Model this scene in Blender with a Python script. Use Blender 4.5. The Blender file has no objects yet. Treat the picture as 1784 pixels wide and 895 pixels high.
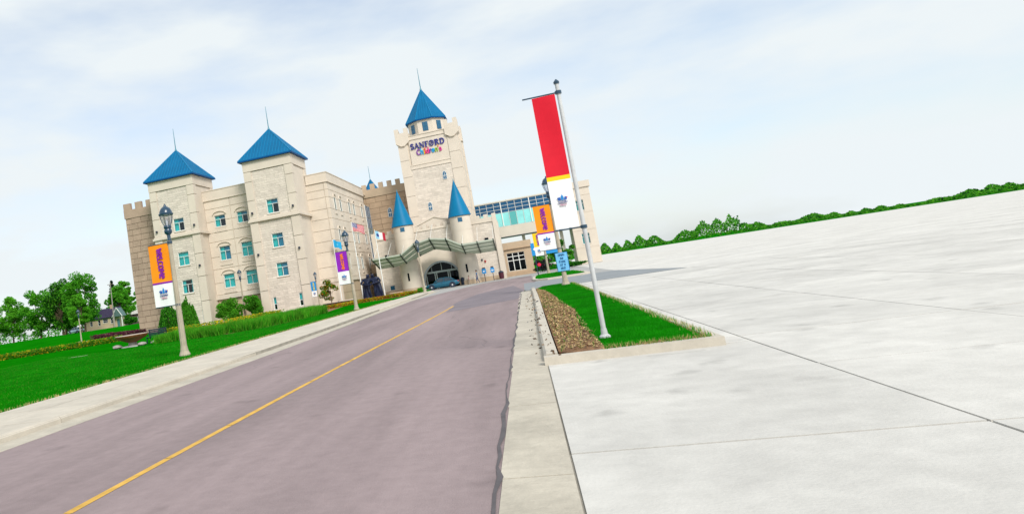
import bpy, math, random
import numpy as np
from mathutils import Matrix, Vector
R = math.radians
random.seed(7); rng = np.random.default_rng(7)
S = bpy.context.scene
COL = S.collection

# ---------------------------------------------------------------- camera
ROLL = math.atan2(133, 855); F = 1225.0; VH = 113.0; PX, PY, IW, IH = 536.5, 402.0, 1784.0, 895.0
PIT = math.atan(VH / F); YAW = math.atan(360 * math.cos(PIT) / F)
fw = Vector((-math.sin(YAW) * math.cos(PIT), math.cos(YAW) * math.cos(PIT), math.sin(PIT)))
rt = Vector((math.cos(YAW), math.sin(YAW), 0)); up = rt.cross(fw)
cr = rt * math.cos(ROLL) - up * math.sin(ROLL); cu = rt * math.sin(ROLL) + up * math.cos(ROLL)
cam = bpy.data.cameras.new('camera'); camo = bpy.data.objects.new('camera', cam); COL.objects.link(camo)
M4 = Matrix((cr, cu, -fw)).transposed().to_4x4(); M4.translation = Vector((0, 0, 1.7)); camo.matrix_world = M4
cam.sensor_fit = 'HORIZONTAL'; cam.sensor_width = 36; cam.lens = F * 36 / IW
cam.shift_x = (IW / 2 - PX) / IW; cam.shift_y = -(IH / 2 - PY) / IW
cam.clip_start = 0.05; cam.clip_end = 5000
S.camera = camo

# ---------------------------------------------------------------- world and sun
SUN_EL, SUN_AZ = R(40), R(143)      # azimuth clockwise from +Y
W = bpy.data.worlds.new('World'); S.world = W; W.use_nodes = True
nt = W.node_tree; N = nt.nodes; L = nt.links; N.clear()
sky = N.new('ShaderNodeTexSky'); sky.sky_type = 'NISHITA'; sky.sun_disc = False
sky.sun_elevation = SUN_EL; sky.sun_rotation = SUN_AZ; sky.air_density = 1.0; sky.dust_density = 1.5
sc = N.new('ShaderNodeVectorMath'); sc.operation = 'SCALE'; sc.inputs['Scale'].default_value = 0.15; L.new(sky.outputs[0], sc.inputs[0])
tc = N.new('ShaderNodeTexCoord'); mp = N.new('ShaderNodeMapping'); mp.inputs['Scale'].default_value = (1.0, 1.0, 3.2); L.new(tc.outputs['Generated'], mp.inputs[0])
nz = N.new('ShaderNodeTexNoise'); nz.inputs['Scale'].default_value = 3.3; nz.inputs['Detail'].default_value = 5; nz.inputs['Roughness'].default_value = 0.52; L.new(mp.outputs[0], nz.inputs['Vector'])
rp = N.new('ShaderNodeValToRGB'); rp.color_ramp.elements[0].position = 0.33; rp.color_ramp.elements[0].color = (.50,)*3 + (1,); rp.color_ramp.elements[1].position = 0.60; rp.color_ramp.elements[1].color = (1,)*3 + (1,); L.new(nz.outputs[0], rp.inputs[0])
mx = N.new('ShaderNodeMix'); mx.data_type = 'RGBA'; L.new(rp.outputs[0], mx.inputs[0]); L.new(sc.outputs[0], mx.inputs[6]); mx.inputs[7].default_value = (0.64, 0.685, 0.705, 1)
bg = N.new('ShaderNodeBackground'); bg.inputs[1].default_value = 1.0; L.new(mx.outputs[2], bg.inputs[0])
wo = N.new('ShaderNodeOutputWorld'); L.new(bg.outputs[0], wo.inputs[0])
sun = bpy.data.lights.new('sun', 'SUN'); sun.energy = 2.4; sun.angle = R(18); sun.color = (1, .95, .87)
suno = bpy.data.objects.new('sun', sun); COL.objects.link(suno)
sd = Vector((math.sin(SUN_AZ) * math.cos(SUN_EL), math.cos(SUN_AZ) * math.cos(SUN_EL), math.sin(SUN_EL)))
suno.rotation_euler = sd.to_track_quat('Z', 'Y').to_euler(); suno.location = (30, -30, 60)
S.view_settings.view_transform = 'Standard'; S.view_settings.look = 'None'; S.view_settings.gamma = 1; S.view_settings.use_curve_mapping = False
S.view_settings.exposure = 0.42
S.render.engine = 'CYCLES'; S.cycles.max_bounces = 6; S.cycles.transparent_max_bounces = 12
try: S.cycles.use_denoising = True
except Exception: pass

# ---------------------------------------------------------------- materials
def lin(h):
    h = h.lstrip('#'); o = []
    for i in (0, 2, 4):
        c = int(h[i:i+2], 16) / 255; o.append(c / 12.92 if c <= .04045 else ((c + .055) / 1.055) ** 2.4)
    return tuple(o)
MATS = {}
def mat(name, col, rough=.8, var=0.0, vscale=1.0, col2=None, bump=0.0, bscale=20.0, spec=.3, metal=0.0, orand=0.0, brick=None, coat=0.0, stretch=None, var2=0.0, spots=0.0):
    if name in MATS: return MATS[name]
    m = bpy.data.materials.new(name); m.use_nodes = True; n = m.node_tree.nodes; l = m.node_tree.links
    b = n['Principled BSDF']; b.inputs['Roughness'].default_value = rough; b.inputs['Specular IOR Level'].default_value = spec; b.inputs['Metallic'].default_value = metal
    b.inputs['Coat Weight'].default_value = coat
    c = col if len(col) == 3 else col[:3]
    out = None
    geo = n.new('ShaderNodeNewGeometry')
    if var or col2:
        nz = n.new('ShaderNodeTexNoise'); nz.inputs['Scale'].default_value = vscale; nz.inputs['Detail'].default_value = 6; nz.inputs['Roughness'].default_value = .62
        if stretch:
            sm = n.new('ShaderNodeVectorMath'); sm.operation = 'MULTIPLY'; sm.inputs[1].default_value = stretch; l.new(geo.outputs['Position'], sm.inputs[0]); l.new(sm.outputs[0], nz.inputs['Vector'])
        else: l.new(geo.outputs['Position'], nz.inputs['Vector'])
        r = n.new('ShaderNodeValToRGB'); r.color_ramp.elements[0].position = .32; r.color_ramp.elements[1].position = .68
        a = col2 if col2 else tuple(x * (1 - var) for x in c); d = c if col2 else tuple(min(1, x * (1 + var)) for x in c)
        r.color_ramp.elements[0].color = (*a, 1); r.color_ramp.elements[1].color = (*d, 1)
        l.new(nz.outputs[0], r.inputs[0]); out = r.outputs[0]
    if var2:   # fine speckle, stains
        n2 = n.new('ShaderNodeTexNoise'); n2.inputs['Scale'].default_value = vscale * 7.3; n2.inputs['Detail'].default_value = 8; n2.inputs['Roughness'].default_value = .7; l.new(geo.outputs['Position'], n2.inputs['Vector'])
        m2 = n.new('ShaderNodeMapRange'); m2.inputs['From Min'].default_value = .3; m2.inputs['From Max'].default_value = .7; m2.inputs['To Min'].default_value = 1 - var2; m2.inputs['To Max'].default_value = 1 + var2; l.new(n2.outputs[0], m2.inputs[0])
        v2 = n.new('ShaderNodeVectorMath'); v2.operation = 'SCALE'; l.new(out, v2.inputs[0]); l.new(m2.outputs[0], v2.inputs['Scale']); out = v2.outputs[0]
    if spots:   # drips and dark specks
        vo = n.new('ShaderNodeTexVoronoi'); vo.inputs['Scale'].default_value = .9; vo.inputs['Randomness'].default_value = 1; nw = n.new('ShaderNodeTexNoise'); nw.inputs['Scale'].default_value = 3; nw.inputs['Detail'].default_value = 5; l.new(geo.outputs['Position'], nw.inputs['Vector'])
        va = n.new('ShaderNodeVectorMath'); va.operation = 'MULTIPLY_ADD'; va.inputs[1].default_value = (.5, .5, .5); l.new(nw.outputs['Color'], va.inputs[0]); l.new(geo.outputs['Position'], va.inputs[2]); l.new(va.outputs[0], vo.inputs['Vector'])
        m3 = n.new('ShaderNodeMapRange'); m3.inputs['From Min'].default_value = .05; m3.inputs['From Max'].default_value = .20; m3.inputs['To Min'].default_value = 1 - spots; m3.inputs['To Max'].default_value = 1; l.new(vo.outputs['Distance'], m3.inputs[0])
        v3 = n.new('ShaderNodeVectorMath'); v3.operation = 'SCALE'; l.new(out, v3.inputs[0]); l.new(m3.outputs[0], v3.inputs['Scale']); out = v3.outputs[0]
    if orand:
        oi = n.new('ShaderNodeObjectInfo'); mr = n.new('ShaderNodeMapRange'); mr.inputs['To Min'].default_value = 1 - orand; mr.inputs['To Max'].default_value = 1 + orand; l.new(oi.outputs['Random'], mr.inputs[0])
        vm = n.new('ShaderNodeVectorMath'); vm.operation = 'SCALE'; l.new(mr.outputs[0], vm.inputs['Scale'])
        if out is not None: l.new(out, vm.inputs[0])
        else: vm.inputs[0].default_value = c
        out = vm.outputs[0]
    hsock = None
    if brick:
        bw, bh, dark = brick
        sx = n.new('ShaderNodeSeparateXYZ'); l.new(geo.outputs['Position'], sx.inputs[0])
        ad = n.new('ShaderNodeMath'); l.new(sx.outputs[0], ad.inputs[0]); l.new(sx.outputs[1], ad.inputs[1])
        cb = n.new('ShaderNodeCombineXYZ'); l.new(ad.outputs[0], cb.inputs[0]); l.new(sx.outputs[2], cb.inputs[1])
        bt = n.new('ShaderNodeTexBrick'); bt.inputs['Scale'].default_value = 1; bt.inputs['Brick Width'].default_value = bw; bt.inputs['Row Height'].default_value = bh; bt.inputs['Mortar Size'].default_value = .018; bt.inputs['Mortar Smooth'].default_value = .3
        bt.inputs['Color1'].default_value = (1, 1, 1, 1); bt.inputs['Color2'].default_value = (.84,)*3 + (1,); bt.inputs['Mortar'].default_value = (dark,)*3 + (1,); l.new(cb.outputs[0], bt.inputs['Vector'])
        mm = n.new('ShaderNodeMix'); mm.data_type = 'RGBA'; mm.blend_type = 'MULTIPLY'; mm.inputs[0].default_value = 1
        if out is not None: l.new(out, mm.inputs[6])
        else: mm.inputs[6].default_value = (*c, 1)
        l.new(bt.outputs['Color'], mm.inputs[7]); out = mm.outputs[2]; hsock = bt.outputs['Color']
    if out is not None: l.new(out, b.inputs['Base Color'])
    else: b.inputs['Base Color'].default_value = (*c, 1)
    if bump:
        bp = n.new('ShaderNodeBump'); bp.inputs['Strength'].default_value = min(1, bump); bp.inputs['Distance'].default_value = .06 if bump <= 1 else .06 * bump
        nb = n.new('ShaderNodeTexNoise'); nb.inputs['Scale'].default_value = bscale; nb.inputs['Detail'].default_value = 5; l.new(geo.outputs['Position'], nb.inputs['Vector'])
        if hsock is not None:
            ax = n.new('ShaderNodeMath'); l.new(hsock, ax.inputs[0]); l.new(nb.outputs[0], ax.inputs[1]); l.new(ax.outputs[0], bp.inputs['Height'])
        else: l.new(nb.outputs[0], bp.inputs['Height'])
        l.new(bp.outputs[0], b.inputs['Normal'])
    MATS[name] = m; return m
def leafmat(name, col, var=.35, trans=.5):
    m = mat(name, col, rough=.6, var=var, vscale=.9, spec=.08)
    n = m.node_tree.nodes; l = m.node_tree.links; b = n['Principled BSDF']; o = n['Material Output']
    t = n.new('ShaderNodeBsdfTranslucent'); src = b.inputs['Base Color'].links[0].from_socket; l.new(src, t.inputs[0])
    ms = n.new('ShaderNodeMixShader'); ms.inputs[0].default_value = trans; l.new(b.outputs[0], ms.inputs[1]); l.new(t.outputs[0], ms.inputs[2]); l.new(ms.outputs[0], o.inputs[0]); return m
def glassmat(name, tint, gloss=.12):
    m = bpy.data.materials.new(name); m.use_nodes = True; n = m.node_tree.nodes; l = m.node_tree.links; n.remove(n['Principled BSDF']); o = n['Material Output']
    t = n.new('ShaderNodeBsdfTransparent'); t.inputs[0].default_value = (*tint, 1)
    g = n.new('ShaderNodeBsdfGlossy'); g.inputs['Roughness'].default_value = .03; g.inputs[0].default_value = (.85, .95, 1, 1)
    lw = n.new('ShaderNodeLayerWeight'); lw.inputs[0].default_value = .25; mr = n.new('ShaderNodeMapRange'); mr.inputs['To Min'].default_value = gloss; mr.inputs['To Max'].default_value = .30; l.new(lw.outputs['Fresnel'], mr.inputs[0])
    ms = n.new('ShaderNodeMixShader'); l.new(mr.outputs[0], ms.inputs[0]); l.new(t.outputs[0], ms.inputs[1]); l.new(g.outputs[0], ms.inputs[2]); l.new(ms.outputs[0], o.inputs[0]); MATS[name] = m; return m

CREAM = mat('cream_precast', (.65, .575, .485), .85, var=.07, vscale=.5, bump=.15, bscale=14, orand=.03)
CREAM2 = mat('cream_precast_pale', (.635, .565, .48), .85, var=.05, vscale=.6, bump=.1, bscale=14)
SPLIT = mat('cream_split_stone', (.69, .62, .54), .9, var=.10, vscale=1.2, bump=.9, bscale=5, brick=(1.1, .30, .76))
TAN = mat('tan_precast', (.50, .385, .27), .85, var=.08, vscale=.6, bump=.15, bscale=12, orand=.05)
BROWN = mat('brown_stone', (.40, .295, .225), .9, var=.12, vscale=1.1, bump=.5, bscale=9, orand=.10)
BROWNJ = mat('brown_joint', (.17, .12, .09), .95, var=.1, vscale=2)
TANB = mat('tan_stone', (.47, .34, .23), .9, var=.10, vscale=1.1, bump=.4, bscale=9, orand=.08)
TANJ = mat('tan_joint', (.27, .19, .13), .95, var=.1, vscale=2)
ROOF = mat('blue_metal_roof', (.001, .118, .27), .45, var=.12, vscale=.5, spec=.15)
SEAM = mat('blue_metal_seam', (.003, .17, .36), .4, spec=.2)
ROOFD = mat('blue_metal_trim', (.002, .075, .24), .5, spec=.12)
CONE = mat('blue_cone_metal', (.001, .155, .32), .45, var=.08, vscale=.8, spec=.15)
SPIRE = mat('spire_metal', (.05, .22, .30), .45, spec=.5)
WHITE = mat('white_frame', (.78, .80, .78), .5)
GLASS = glassmat('window_glass', (.55, .90, .92), .05)
GLASSD = glassmat('dark_glass', (.08, .14, .22), .006)
GLASSB = glassmat('blue_glass', (.06, .22, .42), .03)
CURT = mat('teal_curtain', (.055, .56, .54), .8, var=.15, vscale=2)
CURTD = mat('blue_blind', (.015, .21, .34), .8, var=.15, vscale=2)
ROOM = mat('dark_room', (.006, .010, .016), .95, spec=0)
DARK = mat('dark_metal', (.012, .022, .045), .4, spec=.5)
NAVY = mat('lamp_blue_green', (.012, .045, .085), .32, spec=.5, coat=.3)
POLE = mat('lamp_pole_concrete', (.40, .35, .27), .7, var=.12, vscale=3, bump=.2, bscale=40)
CLEAR = glassmat('lamp_glass', (.86, .86, .90), .10)
CONC = mat('concrete', (.52, .475, .40), .9, var=.10, vscale=.8, var2=.08, bump=.12, bscale=30, orand=.035)
CONCW = mat('pale_concrete', (.56, .545, .51), .9, var=.13, vscale=.33, var2=.09, spots=.20, bump=.12, bscale=30, orand=.06)
CONCJ = mat('concrete_joint', (.30, .28, .24), .95, var=.2, vscale=2)
GUTTER = mat('gutter_concrete', (.47, .43, .355), .9, var=.14, vscale=1.1, var2=.10, bump=.15, bscale=30)
ASPH = mat('worn_asphalt', (.275, .216, .218), .9, var=.20, vscale=.62, stretch=(1, .10, 1), var2=.10, spots=.2, bump=.25, bscale=60)
ASPHB = mat('grey_asphalt', (.25, .27, .285), .9, var=.10, vscale=.5, bump=.2, bscale=60)
YELLOW = mat('road_yellow', (.62, .37, .07), .8, var=.22, vscale=4)
GRASS = mat('grass', (.006, .20, .002), .95, vscale=.4, var2=.18, col2=(.002, .13, .001), bump=.7, bscale=55, spec=0)
SOIL = mat('mulch_soil', (.36, .20, .095), .95, vscale=9, col2=(.12, .06, .03), bump=1, bscale=25)
STRAW = mat('straw', (.50, .36, .17), .9, var=.3, vscale=4)
GREENP = leafmat('canopy_green', (.60, .65, .56), .06, .30)
GREEND = mat('canopy_rib', (.035, .06, .045), .5)
BRONZE = mat('statue_bronze', (.004, .009, .035), .38, var=.4, vscale=3, spec=.4)
TEALG = mat('skyway_teal', (.26, .70, .70), .18, var=.08, vscale=.8, spec=.6)
BPANE = mat('blue_tinted_pane', (.012, .085, .19), .12, var=.25, vscale=.6, spec=.35)
SKYB = mat('skyway_beige', (.62, .58, .50), .8, var=.05, vscale=.5)
PURPLE = mat('purple_print', (.22, .012, .33), .7)
ORANGE = mat('banner_orange', (.90, .28, .006), .7, var=.05, vscale=3)
BWHITE = mat('banner_white', (.82, .83, .84), .7, var=.03, vscale=3)
BPURP = mat('banner_purple', (.26, .015, .46), .7, var=.05, vscale=3)
BRED = mat('banner_red', (.62, .004, .022), .7, var=.05, vscale=3)
BYEL = mat('banner_yellow', (.88, .56, .01), .7, var=.05, vscale=3)
BBLUE = mat('banner_blue', (.02, .26, .62), .7, var=.05, vscale=3)
INK = mat('navy_letter', (.018, .022, .22), .45)
GALV = mat('galvanised', (.50, .51, .52), .5, var=.12, vscale=5, spec=.4)
BARK = mat('bark', (.13, .09, .06), .95, var=.3, vscale=4, bump=.6, bscale=12)
RUST = mat('rust_bowl', (.32, .10, .045), .6, var=.2, vscale=3)
ROCK = mat('grey_rock', (.34, .31, .29), .9, var=.25, vscale=3, bump=.6, bscale=8)
LF1 = leafmat('leaf_green', (.065, .31, .018)); LF2 = leafmat('leaf_bright', (.12, .42, .025)); LF3 = leafmat('leaf_dark', (.012, .10, .010)); LF4 = leafmat('leaf_conifer', (.010, .055, .030))
LF5 = leafmat('leaf_yellow', (.62, .47, .02)); LF6 = leafmat('leaf_purple', (.11, .022, .045)); LF7 = leafmat('grass_blade', (.012, .28, .004), .4); LF8 = leafmat('leaf_orange', (.45, .15, .02)); LF9 = leafmat('leaf_lime', (.09, .27, .02))

# ---------------------------------------------------------------- helpers
WL = {}
def link(o, parent=None):
    COL.objects.link(o)
    if parent is not None: o.parent = parent
def wl(o): return WL.get(o.name, Vector((0, 0, 0))) if o is not None else Vector((0, 0, 0))
def tag(o, label=None, cat=None, group=None, kind=None):
    if label: o['label'] = label
    if cat: o['category'] = cat
    if group: o['group'] = group
    if kind: o['kind'] = kind
    return o
def thing(name, label, cat, loc=(0, 0, 0), group=None):
    o = bpy.data.objects.new(name, None); o.empty_display_size = .3; COL.objects.link(o); o.location = loc; WL[o.name] = Vector(loc)
    return tag(o, label, cat, group)
class MB:
    def __init__(s): s.v = []; s.f = []; s.m = []
    def face(s, pts, m=0):
        b = len(s.v); s.v += [tuple(p) for p in pts]; s.f.append(tuple(range(b, b + len(pts)))); s.m.append(m); return s
    def box(s, x0, x1, y0, y1, z0, z1, m=0):
        return s.hexa([(x0, y0, z0), (x1, y0, z0), (x1, y1, z0), (x0, y1, z0), (x0, y0, z1), (x1, y0, z1), (x1, y1, z1), (x0, y1, z1)], m)
    def hexa(s, c, m=0):
        b = len(s.v); s.v += [tuple(p) for p in c]
        for q in ((0, 3, 2, 1), (4, 5, 6, 7), (0, 1, 5, 4), (1, 2, 6, 5), (2, 3, 7, 6), (3, 0, 4, 7)): s.f.append(tuple(b + i for i in q)); s.m.append(m)
        return s
    def fbox(s, fr, u0, u1, v0, v1, d0, d1, m=0):
        return s.hexa([fr(u0, v0, d0), fr(u1, v0, d0), fr(u1, v0, d1), fr(u0, v0, d1), fr(u0, v1, d0), fr(u1, v1, d0), fr(u1, v1, d1), fr(u0, v1, d1)], m)
    def prism(s, poly, fr, d0, d1, m=0):
        b = len(s.v); n = len(poly)
        s.v += [tuple(fr(u, v, d0)) for u, v in poly] + [tuple(fr(u, v, d1)) for u, v in poly]
        s.f.append(tuple(b + i for i in range(n))[::-1]); s.m.append(m); s.f.append(tuple(b + n + i for i in range(n))); s.m.append(m)
        for i in range(n): j = (i + 1) % n; s.f.append((b + i, b + j, b + n + j, b + n + i)); s.m.append(m)
        return s
    def lathe(s, prof, c=(0, 0, 0), n=16, m=0, a0=0.0, caps=True, sx=1, sy=1):
        b = len(s.v); k = len(prof)
        for r, z in prof:
            for i in range(n):
                a = a0 + 2 * math.pi * i / n; s.v.append((c[0] + r * sx * math.cos(a), c[1] + r * sy * math.sin(a), c[2] + z))
        for j in range(k - 1):
            for i in range(n):
                i2 = (i + 1) % n; s.f.append((b + j * n + i, b + j * n + i2, b + (j + 1) * n + i2, b + (j + 1) * n + i)); s.m.append(m)
        if caps:
            if prof[0][0] > 1e-4: s.f.append(tuple(b + i for i in range(n))[::-1]); s.m.append(m)
            if prof[-1][0] > 1e-4: s.f.append(tuple(b + (k - 1) * n + i for i in range(n))); s.m.append(m)
        return s
    def tube(s, p0, p1, r0, r1=None, n=8, m=0):
        r1 = r0 if r1 is None else r1; p0 = Vector(p0); p1 = Vector(p1); d = (p1 - p0).normalized()
        a = d.orthogonal().normalized(); c = d.cross(a); b = len(s.v)
        for p, r in ((p0, r0), (p1, r1)):
            for i in range(n):
                t = 2 * math.pi * i / n; s.v.append(tuple(p + a * r * math.cos(t) + c * r * math.sin(t)))
        for i in range(n): j = (i + 1) % n; s.f.append((b + i, b + j, b + n + j, b + n + i)); s.m.append(m)
        s.f.append(tuple(b + i for i in range(n))[::-1]); s.m.append(m); s.f.append(tuple(b + n + i for i in range(n))); s.m.append(m); return s
    def build(s, name, mats, parent=None, smooth=False):
        o3 = wl(parent); me = bpy.data.meshes.new(name)
        me.from_pydata([(x - o3.x, y - o3.y, z - o3.z) for x, y, z in s.v], [], s.f)
        for m in (mats if isinstance(mats, (list, tuple)) else [mats]): me.materials.append(m)
        if any(s.m): me.polygons.foreach_set('material_index', s.m)
        if smooth:
            me.polygons.foreach_set('use_smooth', [True] * len(me.polygons))
            try: me.set_sharp_from_angle(angle=R(38))
            except Exception: pass
        me.update(); o = bpy.data.objects.new(name, me); link(o, parent); WL[o.name] = o3; return o
def frY(Y): return lambda u, v, d: (u, Y - d, v)
def frX(X): return lambda u, v, d: (X + d, u, v)
def slab(mb, fr, u0, u1, v0, v1, holes=(), d0=-.25, d1=0.0, m=0):
    us = sorted({u0, u1} | {min(max(h[i], u0), u1) for h in holes for i in (0, 1)}); vs = sorted({v0, v1} | {min(max(h[i], v0), v1) for h in holes for i in (2, 3)})
    def solid(i, j):
        if i < 0 or j < 0 or i >= len(us) - 1 or j >= len(vs) - 1: return False
        a = (us[i] + us[i + 1]) / 2; b = (vs[j] + vs[j + 1]) / 2
        return not any(h[0] < a < h[1] and h[2] < b < h[3] for h in holes)
    for i in range(len(us) - 1):
        for j in range(len(vs) - 1):
            if not solid(i, j): continue
            a, b, c, e = us[i], us[i + 1], vs[j], vs[j + 1]
            mb.face([fr(a, c, d1), fr(b, c, d1), fr(b, e, d1), fr(a, e, d1)], m); mb.face([fr(a, c, d0), fr(a, e, d0), fr(b, e, d0), fr(b, c, d0)], m)
            if not solid(i - 1, j): mb.face([fr(a, c, d0), fr(a, c, d1), fr(a, e, d1), fr(a, e, d0)], m)
            if not solid(i + 1, j): mb.face([fr(b, c, d0), fr(b, e, d0), fr(b, e, d1), fr(b, c, d1)], m)
            if not solid(i, j - 1): mb.face([fr(a, c, d0), fr(b, c, d0), fr(b, c, d1), fr(a, c, d1)], m)
            if not solid(i, j + 1): mb.face([fr(a, e, d0), fr(a, e, d1), fr(b, e, d1), fr(b, e, d0)], m)
    return mb
def panels(parent, fr, us, vs, holes, material, name='wall_panel', gap=.07, d0=-.04, d1=.05):
    for i in range(len(us) - 1):
        for j in range(len(vs) - 1):
            u0, u1, v0, v1 = us[i] + gap / 2, us[i + 1] - gap / 2, vs[j] + gap / 2, vs[j + 1] - gap / 2
            hs = [h for h in holes if h[0] < u1 and h[1] > u0 and h[2] < v1 and h[3] > v0]
            mb = slab(MB(), fr, u0, u1, v0, v1, hs, d0, d1)
            if mb.f: mb.build(name, material, parent)
UNIT = None
def bricks(parent, fr, u0, u1, v0, v1, rowh, bw, material, d=.06, gap=.05, seed=1, taper=None, name='stone_block'):
    global UNIT
    if UNIT is None:
        mb = MB(); e = .06; a = .5
        mb.hexa([(-a, -a, -a), (a, -a, -a), (a, a, -a), (-a, a, -a), (-a, -a, a), (a, -a, a), (a, a, a), (-a, a, a)]); o = mb.build('stone_block', material); UNIT = o.data; bpy.data.objects.remove(o)
    r = random.Random(seed); n = max(1, round((v1 - v0) / rowh)); h = (v1 - v0) / n; me = UNIT.copy(); me.materials.clear(); me.materials.append(material)
    for j in range(n):
        za = v0 + j * h; k = r.uniform(.2, .8); u = u0; ed = [u0]
        u = u0 + bw * k
        while u < u1 - .3 * bw: ed.append(u); u += bw * r.uniform(.8, 1.2)
        ed.append(u1)
        for a, b in zip(ed[:-1], ed[1:]):
            p0 = Vector(fr(a + gap / 2, za + gap / 2, -.05)); p1 = Vector(fr(b - gap / 2, za + h - gap / 2, d * r.uniform(.5, 1.3)))
            o = bpy.data.objects.new(name, me); link(o, parent); c = (p0 + p1) / 2; o.location = c - wl(parent); q = p1 - p0; o.scale = (abs(q.x), abs(q.y), abs(q.z))
def window(parent, fr, u0, u1, v0, v1, style='triple', curt=0, glass=None, sill=True, deep=.9, fw_=.065):
    glass = glass or GLASS; w = u1 - u0; h = v1 - v0; f = fw_; mb = MB()
    mb.fbox(fr, u0, u0 + f, v0, v1, -.18, -.05); mb.fbox(fr, u1 - f, u1, v0, v1, -.18, -.05); mb.fbox(fr, u0 + f, u1 - f, v0, v0 + f, -.18, -.05); mb.fbox(fr, u0 + f, u1 - f, v1 - f, v1, -.18, -.05)
    cells = []; U0, U1, V0, V1 = u0 + f, u1 - f, v0 + f, v1 - f; um = (u0 + u1) / 2; g = f * .8
    if style == 'triple':
        vt = v0 + h * .66; mb.fbox(fr, U0, U1, vt - g / 2, vt + g / 2, -.17, -.06); mb.fbox(fr, um - g / 2, um + g / 2, V0, vt - g / 2, -.17, -.06)
        cells = [(U0, U1, vt + g / 2, V1), (U0, um - g / 2, V0, vt - g / 2), (um + g / 2, U1, V0, vt - g / 2)]
    elif style == 'split':
        vt = v0 + h * .45; mb.fbox(fr, U0, U1, vt - g / 2, vt + g / 2, -.17, -.06); cells = [(U0, U1, vt + g / 2, V1), (U0, U1, V0, vt - g / 2)]
    elif style == 'quad':
        vt = (v0 + v1) / 2; mb.fbox(fr, U0, U1, vt - g / 2, vt + g / 2, -.17, -.06); mb.fbox(fr, um - g / 2, um + g / 2, V0, vt - g / 2, -.17, -.06); mb.fbox(fr, um - g / 2, um + g / 2, vt + g / 2, V1, -.17, -.06)
        cells = [(U0, um - g / 2, V0, vt - g / 2), (um + g / 2, U1, V0, vt - g / 2), (U0, um - g / 2, vt + g / 2, V1), (um + g / 2, U1, vt + g / 2, V1)]
    else: cells = [(U0, U1, V0, V1)]
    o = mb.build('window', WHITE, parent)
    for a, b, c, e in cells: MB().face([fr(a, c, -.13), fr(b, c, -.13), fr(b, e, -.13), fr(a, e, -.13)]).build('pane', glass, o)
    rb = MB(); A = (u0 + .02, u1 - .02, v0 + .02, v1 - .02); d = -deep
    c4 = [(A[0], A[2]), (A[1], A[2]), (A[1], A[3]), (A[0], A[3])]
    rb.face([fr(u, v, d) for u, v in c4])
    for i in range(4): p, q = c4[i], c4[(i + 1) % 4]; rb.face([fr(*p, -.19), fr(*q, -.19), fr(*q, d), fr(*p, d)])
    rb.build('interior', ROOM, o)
    def drape(a, b, c, e, m, nm):
        k = max(4, int((b - a) / .09)); cm = MB()
        for i in range(k):
            x0 = a + (b - a) * i / k; x1 = a + (b - a) * (i + 1) / k; d0 = -.27 - .05 * (i % 2); d1 = -.27 - .05 * ((i + 1) % 2)
            cm.face([fr(x0, c, d0), fr(x1, c, d1), fr(x1, e, d1), fr(x0, e, d0)])
        cm.build(nm, m, o)
    if curt == 1: drape(U0, U0 + w * .34, V0, V1, CURT, 'curtain'); drape(U0 + w * .36, U1, v0 + h * .66, V1, CURTD, 'blind')
    elif curt == 2: drape(U0, U1, V0, V1, CURT, 'curtain')
    elif curt == 3: drape(U0, U0 + w * .25, V0, V1, CURT, 'curtain'); drape(U1 - w * .14, U1, V0, V1, CURT, 'curtain')
    elif curt == 4: drape(U0, U0 + w * .36, V0, V1, CURT, 'curtain'); drape(U0 + w * .4, U1, V0, V1, CURTD, 'blind')
    elif curt == 5: drape(U0, U1, v0 + h * .45, V1, CURT, 'blind')
    if sill: MB().fbox(fr, u0 - .08, u1 + .08, v0 - .10, v0 - .012, -.04, .09).build('sill', CREAM2, o)
    return o
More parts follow.
